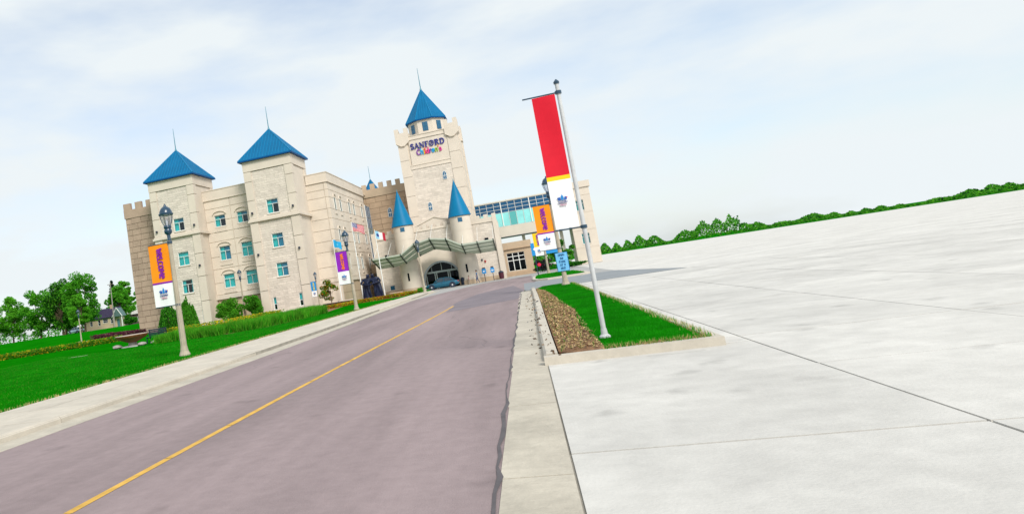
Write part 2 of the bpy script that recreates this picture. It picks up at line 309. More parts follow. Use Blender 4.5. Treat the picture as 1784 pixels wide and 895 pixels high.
# stroke lettering --------------------------------------------------
def arc(cx, cy, rx, ry, a0, a1, n=9): return [(cx + rx * math.cos(R(a0 + (a1 - a0) * i / n)), cy + ry * math.sin(R(a0 + (a1 - a0) * i / n))) for i in range(n + 1)]
G = {  # width, strokes (weight, points)
 'S': (.62, [(1, arc(.31, .74, .24, .20, 30, 250, 9) + arc(.31, .27, .26, .22, 80, -150, 10))]),
 'A': (.86, [(.45, [(.08, .04), (.42, .97)]), (1, [(.42, .97), (.76, .04)]), (.4, [(.22, .35), (.62, .35)]), (.35, [(0, .03), (.2, .03)]), (.35, [(.6, .03), (.88, .03)])]),
 'N': (.88, [(.5, [(.14, .04), (.14, .96)]), (1, [(.12, .94), (.74, .06)]), (.5, [(.74, .04), (.74, .96)]), (.35, [(0, .97), (.2, .97)]), (.35, [(0, .03), (.28, .03)]), (.35, [(.6, .97), (.88, .97)])]),
 'F': (.66, [(1, [(.18, .04), (.18, .96)]), (.45, [(.04, .96), (.6, .96)]), (.4, [(.2, .52), (.46, .52)]), (.35, [(.04, .03), (.36, .03)]), (.35, [(.6, .96), (.6, .78)])]),
 'O': (.92, [(1, arc(.44, .5, .36, .46, 110, 250)), (1, arc(.44, .5, .36, .46, -70, 70)), (.5, arc(.44, .5, .36, .46, 70, 110, 4)), (.5, arc(.44, .5, .36, .46, 250, 290, 4)), (.5, [(.44, .3), (.44, .7)]), (.5, [(.34, .5), (.54, .5)])]),
 'R': (.84, [(1, [(.18, .04), (.18, .96)]), (.5, [(.04, .96), (.4, .96)]), (.9, arc(.38, .73, .24, .22, 90, -90)), (.5, [(.2, .5), (.4, .5)]), (1, [(.42, .48), (.74, .05)]), (.35, [(.04, .03), (.34, .03)])]),
 'D': (.88, [(1, [(.18, .04), (.18, .96)]), (.5, [(.04, .96), (.4, .96)]), (.5, [(.04, .04), (.4, .04)]), (1, arc(.38, .5, .38, .45, 85, -85, 10))]),
 'C': (.66, [(1, arc(.36, .45, .30, .42, 50, 310, 12))]), 'h': (.52, [(1, [(.1, 0), (.1, .98)]), (1, arc(.26, .36, .16, .22, 170, 0, 6) + [(.42, 0)])]), 'i': (.24, [(1, [(.12, 0), (.12, .55)]), (1, [(.12, .72), (.12, .82)])]),
 'l': (.24, [(1, [(.12, 0), (.12, .98)])]), 'd': (.54, [(1, arc(.24, .27, .18, .26, 20, 340, 10)), (1, [(.43, 0), (.43, .98)])]), 'r': (.42, [(1, [(.1, 0), (.1, .55)]), (1, arc(.26, .36, .16, .2, 170, 40, 5))]),
 'e': (.56, [(1, [(.08, .30), (.46, .30)] + arc(.27, .29, .2, .27, 5, 310, 11))]), 'n': (.54, [(1, [(.1, 0), (.1, .55)]), (1, arc(.27, .34, .17, .22, 170, 0, 6) + [(.44, 0)])]), "'": (.2, [(1, [(.1, .75), (.1, .95)])]),
 's': (.46, [(1, arc(.22, .43, .15, .12, 20, 250, 7) + arc(.22, .16, .17, .15, 80, -150, 8))]),
 'w': (.86, [(1, [(.04, .96), (.22, .05), (.42, .80), (.62, .05), (.80, .96)])]), 'E': (.62, [(1, [(.08, .46), (.50, .50)] + arc(.30, .45, .24, .42, 8, 310, 11))]), 'L': (.52, [(1, [(.1, .98), (.1, .05), (.48, .05)])]),
 'c': (.62, [(1, arc(.34, .48, .27, .42, 50, 310, 11))]), 'o': (.72, [(1, arc(.35, .48, .27, .42, 0, 360, 14))]), 'm': (.86, [(1, [(.06, .03), (.14, .95), (.42, .30), (.70, .95), (.78, .03)])]),
 'P': (.6, [(1, [(.1, 0), (.1, .95), (.3, .95)] + arc(.3, .72, .2, .23, 90, -90, 6) + [(.1, .49)])]), 'T': (.6, [(1, [(.02, .95), (.56, .95)]), (1, [(.29, .95), (.29, 0)])]), 'K': (.6, [(1, [(.1, 0), (.1, .95)]), (1, [(.5, .95), (.12, .45), (.5, 0)])]),
}
def letter(mb, ch, fr, u, v, h, wt, d0, d1, m=0, k=[0]):
    w, st = G[ch]
    for wgt, pts in st:
        hw = wt * h * wgt / 2
        for (x0, y0), (x1, y1) in zip(pts[:-1], pts[1:]):
            dx, dy = x1 - x0, y1 - y0; ln = math.hypot(dx, dy)
            if ln < 1e-5: continue
            dx /= ln; dy /= ln; e = hw / h * .55; k[0] = (k[0] + 1) % 7; dd = d1 + .0012 * k[0]
            P = [(x0 - dx * e, y0 - dy * e), (x1 + dx * e, y1 + dy * e)]; q = hw / h
            poly = [(P[0][0] + dy * q, P[0][1] - dx * q), (P[1][0] + dy * q, P[1][1] - dx * q), (P[1][0] - dy * q, P[1][1] + dx * q), (P[0][0] - dy * q, P[0][1] + dx * q)]
            mb.prism([(u + a * h, v + b * h) for a, b in poly], fr, d0, dd, m)
    return w * h
# foliage -----------------------------------------------------------
def quads_obj(name, V, material, parent=None):
    V = np.asarray(V, np.float32); n, k = V.shape[0], V.shape[1]; o3 = wl(parent); V = V - np.array(o3, np.float32)
    me = bpy.data.meshes.new(name); me.vertices.add(n * k); me.vertices.foreach_set('co', V.reshape(-1)); me.loops.add(n * k); me.loops.foreach_set('vertex_index', np.arange(n * k, dtype=np.int32))
    me.polygons.add(n); me.polygons.foreach_set('loop_start', np.arange(0, n * k, k, dtype=np.int32)); me.polygons.foreach_set('loop_total', np.full(n, k, np.int32))
    ms = material if isinstance(material, (list, tuple)) else [material]
    for m in ms: me.materials.append(m)
    if len(ms) > 1: me.polygons.foreach_set('material_index', rng.integers(0, len(ms), n).astype(np.int32))
    me.update(calc_edges=True); o = bpy.data.objects.new(name, me); link(o, parent); WL[o.name] = o3; return o
def leaf_quads(P, size, upb=.3, aspect=.6):
    n = len(P); a = rng.normal(size=(n, 3)); a[:, 2] += upb; a /= np.linalg.norm(a, axis=1, keepdims=True) + 1e-9
    t = np.cross(a, rng.normal(size=(n, 3))); t /= np.linalg.norm(t, axis=1, keepdims=True) + 1e-9; b = np.cross(a, t); s = size * rng.uniform(.6, 1.35, (n, 1))
    P = np.asarray(P); return np.stack([P - t * s, P - b * s * aspect, P + t * s, P + b * s * aspect], 1)
def blades(P, h, w, lean=.35):
    n = len(P); P = np.asarray(P); a = rng.uniform(0, 2 * np.pi, n); hh = h * rng.uniform(.6, 1.3, n); d = np.stack([np.cos(a), np.sin(a), np.zeros(n)], 1); l = rng.normal(0, lean, (n, 2)) * hh[:, None]
    tip = P + np.concatenate([l, hh[:, None]], 1); return np.stack([P - d * w, P + d * w, tip], 1)
def tree(name, label, loc, h, cr_, trunk, lm, n=4200, ls=.30, group=None, seed=0, squash=.75, clumps=34, cat='tree'):
    g = np.random.default_rng(seed); t = thing(name, label, cat, loc, group); x, y, z = loc; mb = MB(); top = z + trunk + (h - trunk) * .55
    mb.tube((x, y, z - .3), (x + .2, y, z + trunk), h * .022, h * .016, 8); mb.tube((x + .2, y, z + trunk), (x, y, top), h * .016, h * .006, 7)
    C = []; zc = z + trunk + (h - trunk) * .5; rz = (h - trunk) * .55
    for i in range(clumps):
        d = g.normal(size=3); d /= np.linalg.norm(d); q = g.uniform(.35, .95) ** .6; wv = 1 - .35 * max(0, d[2]); c = np.array([x + d[0] * cr_ * q * wv, y + d[1] * cr_ * q * wv, zc + d[2] * rz * q]); C.append(c)
        if i % 3 == 0: mb.tube((x + .15, y, z + trunk + (top - z - trunk) * g.uniform(0, .7)), tuple(c), h * .007, h * .002, 5)
    mb.build('trunk', BARK, t)
    C = np.array(C); idx = g.integers(0, clumps, n); rr = cr_ * g.uniform(.20, .36, clumps)[idx]; D = g.normal(size=(n, 3)); D /= np.linalg.norm(D, axis=1, keepdims=True); D *= (g.uniform(.35, 1, n) ** .5)[:, None]
    P = C[idx] + D * rr[:, None] * np.array([1, 1, squash]); quads_obj('crown', leaf_quads(P, ls, .5), lm, t); return t
def bushy(name, label, loc, rx, ry, h, lm, n=1500, ls=.12, cat='shrub', group=None, stems=True, seed=1, shape='round', z0=.1):
    g = np.random.default_rng(seed); t = thing(name, label, cat, loc, group); x, y, z = loc; D = g.normal(size=(n, 3)); D /= np.linalg.norm(D, axis=1, keepdims=True); q = g.uniform(.55, 1.02, n) ** .5; lump = 1 + .16 * np.sin(D[:, 0] * 7 + seed) * np.cos(D[:, 1] * 6 + D[:, 2] * 5)
    q = q * lump; zz = D[:, 2] * .5 + .5
    if shape == 'cone':
        ns = 26; sa = g.uniform(0, 2 * np.pi, ns); sr = rx * np.sqrt(g.uniform(0, .75, ns)); sh = h * (1 - .42 * (sr / rx) ** 1.3) * g.uniform(.80, 1.04, ns); sh[0] = h; sr[0] = 0; k = g.integers(0, ns, n); zz = g.uniform(0, 1, n); a = g.uniform(0, 2 * np.pi, n); rad = .36 * rx * np.minimum(1, zz * 3 + .7) * (1 - zz) ** .6 * g.uniform(.5, 1, n) ** .5
        P = np.stack([x + sr[k] * np.cos(sa[k]) * (1 - .25 * zz) + rad * np.cos(a), y + sr[k] * np.sin(sa[k]) * (1 - .25 * zz) + rad * np.sin(a), z + z0 + zz * (sh[k] - z0)], 1)
    elif shape == 'round':
        ns = 30; Dc = g.normal(size=(ns, 3)); Dc /= np.linalg.norm(Dc, axis=1, keepdims=True); Dc *= g.uniform(.3, .86, (ns, 1)); k = g.integers(0, ns, n); cr2 = g.uniform(.22, .40, ns)[k]
        P = np.stack([x + rx * (Dc[k, 0] + cr2 * D[:, 0] * q), y + ry * (Dc[k, 1] + cr2 * D[:, 1] * q), z + z0 + (h - z0) * np.maximum(.02, .5 + .5 * (Dc[k, 2] + cr2 * D[:, 2] * q))], 1)
    else: P = np.stack([x + rx * q * D[:, 0], y + ry * q * D[:, 1], z + z0 + (h - z0) * (.5 + .5 * q * D[:, 2])], 1)
    if stems:
        mb = MB()
        for i in range(5): a = i * 1.26; mb.tube((x + .1 * math.cos(a), y + .1 * math.sin(a), z - .1), (x + rx * .4 * math.cos(a), y + ry * .4 * math.sin(a), z + h * .6), .035, .012, 5)
        mb.build('stems', BARK, t)
    V = leaf_quads(P, ls, .5)
    if shape == 'cone': V = leaf_quads(P, ls, 0, .45); V[:, :, 2] = P[:, None, 2] + (V[:, :, 2] - P[:, None, 2]) * 1.8
    quads_obj('foliage', V, lm, t); return t
def scatter_poly(poly, n):
    p = np.array(poly); lo = p.min(0); hi = p.max(0); out = []
    while sum(map(len, out)) < n:
        q = rng.uniform(lo, hi, (n * 2, 2)); ins = np.zeros(len(q), bool); j = len(p) - 1
        for i in range(len(p)):
            c = ((p[i, 1] > q[:, 1]) != (p[j, 1] > q[:, 1])) & (q[:, 0] < (p[j, 0] - p[i, 0]) * (q[:, 1] - p[i, 1]) / (p[j, 1] - p[i, 1] + 1e-12) + p[i, 0]); ins ^= c; j = i
        out.append(q[ins])
    return np.concatenate(out)[:n]
def sheet(name, poly, z, material, label=None, cat=None, kind='structure', parent=None, thick=0):
    mb = MB()
    if thick: mb.prism(poly, lambda u, v, d: (u, v, d), z - thick, z)
    else: mb.face([(a, b, z) for a, b in poly])
    o = mb.build(name, material, parent)
    if parent is None: tag(o, label, cat, None, kind)
    return o
def smooth(a, b, x): t = min(1, max(0, (x - a) / (b - a))); return t * t * (3 - 2 * t)
def gz(x, y):   # lawn height
    return .115 + 1.45 * smooth(72, 150, y) * smooth(-44, -58, x)

# ================================================================ ground, road, pavements
def ground():
    xs = [-2500, -900, -400, -250, -180, -140, -120] + [-110 + 3.0 * i for i in range(30)] + [-20.6, -17, -14.5, -12.1, -12.0, -10.5, -9.2, -4, 0, 10, 40, 120, 400, 1200, 2500]
    ys = [-80, -20, 0, 10, 20, 30, 40, 50, 60, 66] + [72 + 4 * i for i in range(3)] + [83.9, 84, 88, 92, 94.9, 95] + [99 + 4 * i for i in range(16)] + [180, 220, 300, 500, 1000, 3000]
    mb = MB()
    for y in ys:
        for x in xs:
            low = x > -12.05 or (x > -20.7 and y > 94.95)
            mb.v.append((x, y, -.08 if low else gz(x, y)))
    n = len(xs)
    for j in range(len(ys) - 1):
        for i in range(n - 1): mb.f.append((j * n + i, j * n + i + 1, (j + 1) * n + i + 1, (j + 1) * n + i)); mb.m.append(0)
    return tag(mb.build('ground', GRASS), 'green lawn and open ground around the buildings', None, None, 'structure')
ground()
road_poly = [(-8.45, -12), (-8.45, 20), (-8.6, 34), (-9.0, 46), (-9.35, 58), (-8.7, 66), (-7.6, 73), (-6.6, 80), (-5.0, 88.5), (-2.4, 91.5), (.8, 93), (.8, 62), (-.15, 62), (-.15, 46.7), (-.45, 33), (-.45, -12)]
road = sheet('road', road_poly, 0, ASPH, 'mauve grey asphalt street with worn yellow centre line')
sheet('driveway', [(-.15, 46.7), (-.05, 45.5), (9, 45.5), (7, 62), (-.15, 62)], -.004, ASPHB, 'blue grey asphalt driveway leaving the street')
sheet('forecourt', [(-12.2, 84.1), (-9.4, 62), (-9.0, 62), (.8, 62), (7, 62), (8, 118), (-24, 118), (-24, 95.2), (-12.2, 95.2)], -.008, mat('forecourt_grey', (.36, .36, .35), .9, var=.10, vscale=.4, bump=.2, bscale=50), 'pale grey forecourt paving before the castle entrance')
# centre line: worn dashes of paint, one stroke broken by wear
mb = MB(); y = -10.0
while y < 37:
    l_ = random.uniform(.7, 2.6); xa = -4.55 + .68 * smooth(5, 40, y) * 1.0; xb = -4.55 + .68 * smooth(5, 40, y + l_); w0 = .055 + random.uniform(-.008, .008)
    mb.face([(xa - w0, y, .004), (xa + w0, y, .004), (xb + w0, y + l_, .004), (xb - w0, y + l_, .004)]); y += l_ + random.uniform(0, .05)
mb.build('centre_line', YELLOW, road)
mb = MB()
for (a, b, c, d) in [(-5.6, 78, -3.2, 82), (-3.1, 82.4, -1.6, 84.5), (-4.2, 90.2, -2.0, 91.0)]:
    mb.face([(a, b, .005), (a + .12, b - .05, .005), (c + .12, d - .05, .005), (c, d, .005)])
mb.build('worn_marking', mat('worn_white_paint', (.52, .50, .48), .8, var=.3, vscale=3), road)
mb = MB(); y = 5.0; xo = 0.0; wo = .015   # dirty seam between asphalt and gutter
while y < 46:
    l_ = random.uniform(.25, .7); x2 = random.uniform(-.025, .025); w2 = random.uniform(.004, .028); k = -.49 + .13 * smooth(10, 40, y); k2 = -.49 + .13 * smooth(10, 40, y + l_)
    mb.face([(k + xo - wo, y, .0085), (k + xo + wo, y, .0085), (k2 + x2 + w2, y + l_, .0085), (k2 + x2 - w2, y + l_, .0085)]); y += l_; xo, wo = x2, w2
mb.build('tar_seam', mat('tar', (.10, .09, .095), .7, var=.2, vscale=3), road)
g = random.Random(9); mb = MB()     # meandering cracks in the asphalt
for x, y, n_ in ((-7.4, 18, 70), (-1.3, 16, 60), (-3.0, 22, 40)):
    a = R(90)
    for i in range(n_):
        a = R(90) + (a - R(90)) * .6 + g.uniform(-.5, .5); l_ = g.uniform(.12, .4); x2, y2 = x + l_ * math.cos(a), y + l_ * math.sin(a); w_ = g.uniform(.002, .005); nx, ny = -math.sin(a) * w_, math.cos(a) * w_
        mb.face([(x + nx, y + ny, .0025), (x - nx, y - ny, .0025), (x2 - nx, y2 - ny, .0025), (x2 + nx, y2 + ny, .0025)]); x, y = x2, y2
mb.build('asphalt_crack', MATS['tar'], road)
mb = MB()
mb.face([(-3.7, 33, .0035), (-.5, 36.5, .0035), (-.2, 47, .0035), (-1.0, 60, .0035), (-3.4, 52, .0035), (-4.1, 42, .0035)])
mb.build('asphalt_patch', mat('patch_asphalt', (.20, .172, .19), .9, var=.12, vscale=.7, bump=.2, bscale=60), road)
# pavement with kerb: slabs as pieces
walk = sheet('pavement', [(-12.15, -12), (-9.13, -12), (-9.13, 24), (-9.3, 36), (-9.75, 48), (-10.05, 60), (-10.0, 70), (-10.4, 80), (-11.3, 84.5), (-12.15, 84.5)], .105, CONCJ, 'pale concrete pavement beside the street', thick=.3)
def kx(y): return -9.13 - .62 * smooth(20, 48, y) - .3 * smooth(48, 62, y) + .0 * y - .35 * smooth(66, 82, y)
y = -3.0
while y < 83.5:
    l_ = 1.83; a, b = kx(y), kx(y + l_)
    for (xl0, xl1, xr0, xr1) in ((-12.15, -12.15, -10.72, -10.72), (-10.69, -10.69, a - .16, b - .16)):
        mb = MB(); mb.prism([(xl0, y), (xr0, y), (xr1, y + l_ - .022), (xl1, y + l_ - .022)], lambda u, v, d: (u, v, d), .10, .128 + random.uniform(-.003, .003)); mb.build('slab', CONC, walk)
    y += l_
kerb = thing('kerb', 'concrete kerb with gutter along the pavement edge', None, (-9, 10, 0)); kerb['kind'] = 'structure'
y = -3.0
while y < 82:
    l_ = 3.0; a, b = kx(y), kx(y + l_); g = .02
    mb = MB(); prof = [(-.15, -.1), (.02, -.1), (.02, .085), (-.03, .128), (-.15, .131)]
    n_ = len(prof); b0 = [(a + p, y, q) for p, q in prof]; b1 = [(b + p, y + l_ - g, q) for p, q in prof]; mb.face(b0[::-1]); mb.face(b1)
    for i in range(n_): j = (i + 1) % n_; mb.face([b0[i], b0[j], b1[j], b1[i]])
    mb.build('kerb_stone', CONC, kerb)
    mb = MB(); mb.prism([(a + .02, y), (a + .70, y), (b + .70, y + l_ - g), (b + .02, y + l_ - g)], lambda u, v, d: (u, v, d), -.1, .006); mb.build('gutter_slab', GUTTER, kerb); y += l_
# right-hand kerb, gutter and planting strip
kerb2 = thing('kerb', 'concrete kerb and wide gutter along the mulch strip', None, (0, 20, 0)); kerb2['kind'] = 'structure'
y = 12.6
while y < 44.4:
    l_ = 3.0; g = .02; mb = MB(); o_ = .16 * smooth(10, 40, y); o2 = .16 * smooth(10, 40, y + l_); prof = [(.06, -.1), (.08, .09), (.12, .13), (.30, .135), (.30, -.1)]; b0 = [(p + o_, y, q) for p, q in prof]; b1 = [(p + o2, y + l_ - g, q) for p, q in prof]; mb.face(b0[::-1]); mb.face(b1)
    for i in range(5): j = (i + 1) % 5; mb.face([b0[i], b0[j], b1[j], b1[i]])
    mb.build('kerb_stone', CONC, kerb2); y += l_
y = -3.0
while y < 45:
    l_ = 3.0; o_ = .16 * smooth(10, 40, y); mb = MB(); mb.prism([(-.47, y), (.10 + o_, y), (.10 + o_, y + l_ - .02), (-.45 + o_ * .8, y + l_ - .02)], lambda u, v, d: (u, v, d), -.1, .007); mb.build('gutter_slab', GUTTER, kerb2); y += l_
strip = [(.33, 12.7), (.6, 12.35), (2.3, 12.35), (2.55, 12.8), (2.6, 44), (2.3, 45), (.9, 45), (.5, 43)]
st = sheet('planting_strip', strip, .13, SOIL, 'strip of mulch and grass behind the kerb', thick=.3)
MB().prism([(.07, 12.15), (2.72, 12.15), (2.72, 12.36), (.07, 12.36)], lambda u, v, d: (u, v, d), -.1, .136).build('kerb_stone', CONC, kerb2); MB().prism([(2.56, 12.37), (2.72, 12.37), (2.72, 45.2), (2.56, 45.2)], lambda u, v, d: (u, v, d), -.1, .136).build('kerb_stone', CONC, kerb2)
gpoly = [(1.05, 12.6), (2.5, 12.7), (2.58, 44), (2.2, 44.8), (.95, 44.8), (.60, 42), (.95, 37), (1.1, 30), (1.0, 27), (1.25, 22), (1.0, 18)]
sheet('grass_patch', gpoly, .134, GRASS, parent=st)
V = blades(np.column_stack([scatter_poly(gpoly, 52000), np.full(52000, .13)]), .055, .004); quads_obj('grass_blades', V, LF7, st)['kind'] = 'stuff'
P = np.concatenate([np.column_stack([rng.normal(2.56, .05, 3000), rng.uniform(12.4, 44, 3000), np.full(3000, .134)]), np.column_stack([rng.uniform(1.0, 2.6, 600), rng.normal(12.36, .04, 600), np.full(600, .134)])]); quads_obj('edge_tufts', blades(P, .075, .005), [LF7, LF9, STRAW], st)['kind'] = 'stuff'
soilp = [(.36, 12.7), (1.05, 12.7), (1.2, 22), (1.05, 30), (.9, 38), (.6, 41), (.5, 41)]
P = np.column_stack([scatter_poly(soilp, 5200), np.full(5200, .14)]); P[:, 2] += rng.uniform(0, .03, len(P)); quads_obj('mulch_chips', leaf_quads(P, .035, 2.5, .35), [SOIL, STRAW, STRAW, BARK], st)['kind'] = 'stuff'
P = np.column_stack([scatter_poly(soilp, 900), np.full(900, .13)]); quads_obj('grass_tufts', blades(P, .09, .006), [LF7, STRAW], st)['kind'] = 'stuff'
P = np.column_stack([rng.uniform(-.15, .34, 130), rng.uniform(12, 40, 130), np.full(130, .012)]); P[:, 2] = np.where(P[:, 0] > .1, .145, .015); quads_obj('leaf_litter', leaf_quads(P, .045, 1.5, .5), [BARK, SOIL, DARK], st)['kind'] = 'stuff'
# paved lot on the near side of the driveway
plaza = sheet('concrete_lot', [(.02, -8), (420, -8), (420, 330), (9, 330), (9, 118.5), (8.0, 118), (7.0, 62), (9, 45.4), (2.6, 45.4), (2.6, 12.3), (.3, 12.3), (.02, 12.3)], -.012, CONCW, 'wide pale concrete lot beside the planting strip')
for i in range(0, 14):
    for j in range(0, 15):
        x0, y0 = .12 + i * 3.0, -3.0 + j * 3.2; x1, y1 = x0 + 2.975, y0 + 3.175
        if y1 > 45.4: continue
        if x0 < 2.6 and y1 > 12.3:
            if y0 > 12.3: x0 = 2.62
            else:
                MB().box(2.74, x1, 12.32, y1, -.011, .006).build('slab', CONCW, plaza); y1 = 12.3
            if x1 - x0 < .3: continue
        mb = MB(); mb.box(x0, x1, y0, y1, -.011, .006 + random.uniform(-.003, .003)); mb.build('slab', CONCW, plaza)
JT = MB()
for (x0, x1, y0, y1) in [(.0, 42.2, -3.1, 45.3)]: JT.face([(2.62, 12.4, -.0095), (x1, 12.4, -.0095), (x1, 45.3, -.0095), (2.62, 45.3, -.0095)]); JT.face([(.1, -3, -.0095), (x1, -3, -.0095), (x1, 12.3, -.0095), (.1, 12.3, -.0095)])
JT.build('joint_filler', CONCJ, plaza)
mb = MB(); g = random.Random(5)     # hairline cracks across the slabs
for k in range(9):
    x, y, a = g.uniform(1, 22), g.uniform(4, 30), g.uniform(0, 6.28)
    for i in range(14):
        a += g.uniform(-.6, .6); l_ = g.uniform(.15, .5); x2, y2 = x + l_ * math.cos(a), y + l_ * math.sin(a); w_ = g.uniform(.003, .009); nx, ny = -math.sin(a) * w_, math.cos(a) * w_
        if min(x, x2) > 2.8 or max(y, y2) < 12: mb.face([(x + nx, y + ny, .0105), (x - nx, y - ny, .0105), (x2 - nx, y2 - ny, .0105), (x2 + nx, y2 + ny, .0105)])
        x, y = x2, y2
mb.build('hairline_crack', CONCJ, plaza)
# island
isl = thing('traffic_island', 'kerbed grass island at the mouth of the driveway', None, (2, 72, 0)); isl['kind'] = 'structure'
ip = [(.62, 67), (.9, 63.6), (1.8, 62.4), (4.6, 62.4), (5.4, 64), (5.4, 80), (4, 84.6), (2, 85), (1.2, 83.5), (.8, 76)]
sheet('kerb_stone', ip, .12, CONC, parent=isl, thick=.2)
c_ = np.mean(ip, 0); ip2 = [tuple(c_ + (np.array(p) - c_) * .86) for p in ip]; sheet('grass_patch', ip2, .126, GRASS, parent=isl)
P = np.column_stack([scatter_poly(ip2, 6000), np.full(6000, .125)]); quads_obj('grass_blades', blades(P, .1, .012), LF7, isl)['kind'] = 'stuff'
# near lawn blades
lp = [(-34, 15), (-12.3, 8), (-12.3, 58), (-16, 55), (-16.8, 46), (-19, 41), (-27, 41), (-34, 45)]
P = scatter_poly(lp, 150000); q = np.column_stack([P, np.full(len(P), .112)]); tag(quads_obj('grass', blades(q, .06, .007), [LF7, LF7, LF7, LF7, LF7, LF7, LF7, LF9]), 'short mown grass blades on the front lawn', 'grass', None, 'stuff')
P = np.column_stack([-12.25 + rng.normal(0, .07, 5000), rng.uniform(6, 66, 5000), np.full(5000, .115)]); tag(quads_obj('grass', blades(P, .07, .008), [LF7, STRAW, STRAW]), 'dry straw coloured grass edge along the pavement', 'grass', None, 'stuff')

# ================================================================ buildings
def roof_pyramid(t, x0, x1, y0, y1, z, apex, spire):
    cx, cy = (x0 + x1) / 2, (y0 + y1) / 2; A = (cx, cy, apex); c = [(x0, y0, z), (x1, y0, z), (x1, y1, z), (x0, y1, z)]
    mb = MB()
    for i in range(4): mb.face([c[i], c[(i + 1) % 4], A])
    mb.face(c[::-1]); rf = mb.build('roof', ROOF, t)
    mb = MB()
    for i in range(4):   # standing seams
        p, q = Vector(c[i]), Vector(c[(i + 1) % 4]); n_ = 17
        for k in range(1, n_):
            s = k / n_; b = p.lerp(q, s); m = p.lerp(q, .5); e_ = 1 - abs(2 * s - 1); tp = b + (Vector(A) - m) * e_
            if e_ > .05: mb.tube(b, tp, .045, .045, 4)
    mb.build('standing_seams', SEAM, rf)
    for i in range(4): MB().tube(c[i], A, .09, .07, 6).build('hip_cap', SEAM, rf)
    MB().box(x0 - .06, x1 + .06, y0 - .06, y1 + .06, z - .17, z - .005).build('fascia', ROOFD, rf)
    MB().tube((cx, cy, apex - .1), (cx, cy, spire), .075, .025, 6).lathe([(.17, -.12), (.12, .12), (.05, .25)], (cx, cy, apex), 8).build('finial', SPIRE, rf)
def wall_light(t, fr, u, v): MB().fbox(fr, u - .10, u + .10, v - .12, v + .12, .0, .26).build('wall_light', DARK, t)
def corner_tower(label, x0, x1, y0, y1, wins, side_w):
    t = thing('corner_tower', label, 'tower', ((x0 + x1) / 2, (y0 + y1) / 2, 0), 'square blue-roofed corner towers')
    f = frY(y0); r = frX(x1); zb, zt = 11.85, 19.55
    holes = [w[:4] for w in wins]
    slab(MB(), f, x0 + .1, x1 - .1, 0, zb, holes, -.3, 0).build('stone_face', SPLIT, t); slab(MB(), f, x0 + .1, x1 - .1, zb + .42, 18.25, holes, -.3, 0).build('stone_face', SPLIT, t)
    slab(MB(), r, y0 + .1, y1 - .1, 0, zb, side_w, -.3, 0).build('stone_face', CREAM2, t); slab(MB(), r, y0 + .1, y1 - .1, zb + .42, 18.25, [], -.3, 0).build('stone_face', CREAM2, t)
    mb = MB(); mb.box(x0, x0 + .2, y0 + .31, y1, 0, zt).box(x0 + .2, x1 - .31, y1 - .2, y1, 0, zt); mb.build('rear_wall', CREAM, t)
    # corner pilasters stacked of blocks
    zs1 = [0, 3.2, 6.35, 9.3, zb]; zs2 = [zb + .42, 14.6, 17.0, 18.28]
    for zs, pr, w in ((zs1, .16, .92), (zs2, .12, .88)):
        for za, zc in zip(zs[:-1], zs[1:]):
            g = .035
            MB().box(x0 - pr, x0 + w, y0 - pr, y0 + .02, za + g, zc - g).build('pilaster_block', CREAM2, t)
            MB().box(x1 - w, x1 + pr, y0 - pr, y0 + w * .8, za + g, zc - g).build('pilaster_block', CREAM2, t)
            MB().box(x1 - .05, x1 + pr, y1 - w, y1, za + g, zc - g).build('pilaster_block', CREAM2, t)
    for za, zc, pr in ((zb, zb + .26, .34), (zb + .26, zb + .42, .22)): MB().box(x0 - pr, x1 + pr, y0 - pr, y1 + .05, za, zc).build('band_course', CREAM2, t)
    MB().box(x0 - .14, x1 + .14, y0 - .14, y1 + .02, 18.3, zt).build('frieze', CREAM2, t)
    MB().box(x0 - .22, x1 + .22, y0 - .22, y1 + .02, -.1, .35).build('plinth', CREAM, t)
    for (a, b, c, d, sty, cu) in wins: window(t, f, a, b, c, d, sty, cu, sill=sty == 'triple')
    for (a, b, c, d) in side_w: window(t, r, a, b, c, d, 'split', 5, sill=False)
    fp = frY(y0 - .14)
    for u in (x0 + .35, x1 - .42):
        for v in (7.75, 13.0): wall_light(t, fp, u, v)
    roof_pyramid(t, x0 - .5, x1 + .45, y0 - .45, y1 + .45, 19.74, 23.9, 26.9)
    return t
corner_tower('square cream tower with blue pyramid roof next to the brown stone block', -44.75, -38.55, 82.35, 88.4, [(-41.97, -40.45, 12.6, 14.28, 'triple', 1), (-41.97, -40.42, 8.07, 9.85, 'triple', 2), (-41.92, -40.38, 4.47, 6.23, 'triple', 3), (-39.66, -39.16, .55, 2.1, 'single', 0)], [])
corner_tower('square cream tower with blue pyramid roof and two narrow ground windows', -31.2, -25.0, 82.3, 88.4, [(-28.9, -27.32, 12.6, 14.38, 'triple', 1), (-28.86, -27.34, 8.3, 10.06, 'triple', 4), (-28.83, -27.3, 4.66, 6.38, 'triple', 4), (-29.88, -29.42, .68, 2.28, 'split', 5), (-26.5, -26.02, .72, 2.33, 'split', 5)], [])

def arch_trim(t, fr, u0, u1, v, rise=.5):
    mb = MB(); n = 10; cu = (u0 + u1) / 2; hw = (u1 - u0) / 2 + .12
    def P(k, rr): a = math.pi * k / n; return (cu + hw * rr * math.cos(a), v + rise * rr * math.sin(a) + .05)
    for k in range(n): mb.prism([P(k, 1.0), P(k + 1, 1.0), P(k + 1, 1.13), P(k, 1.13)], fr, .0, .14)
    mb.build('arch_moulding', CREAM2, t)
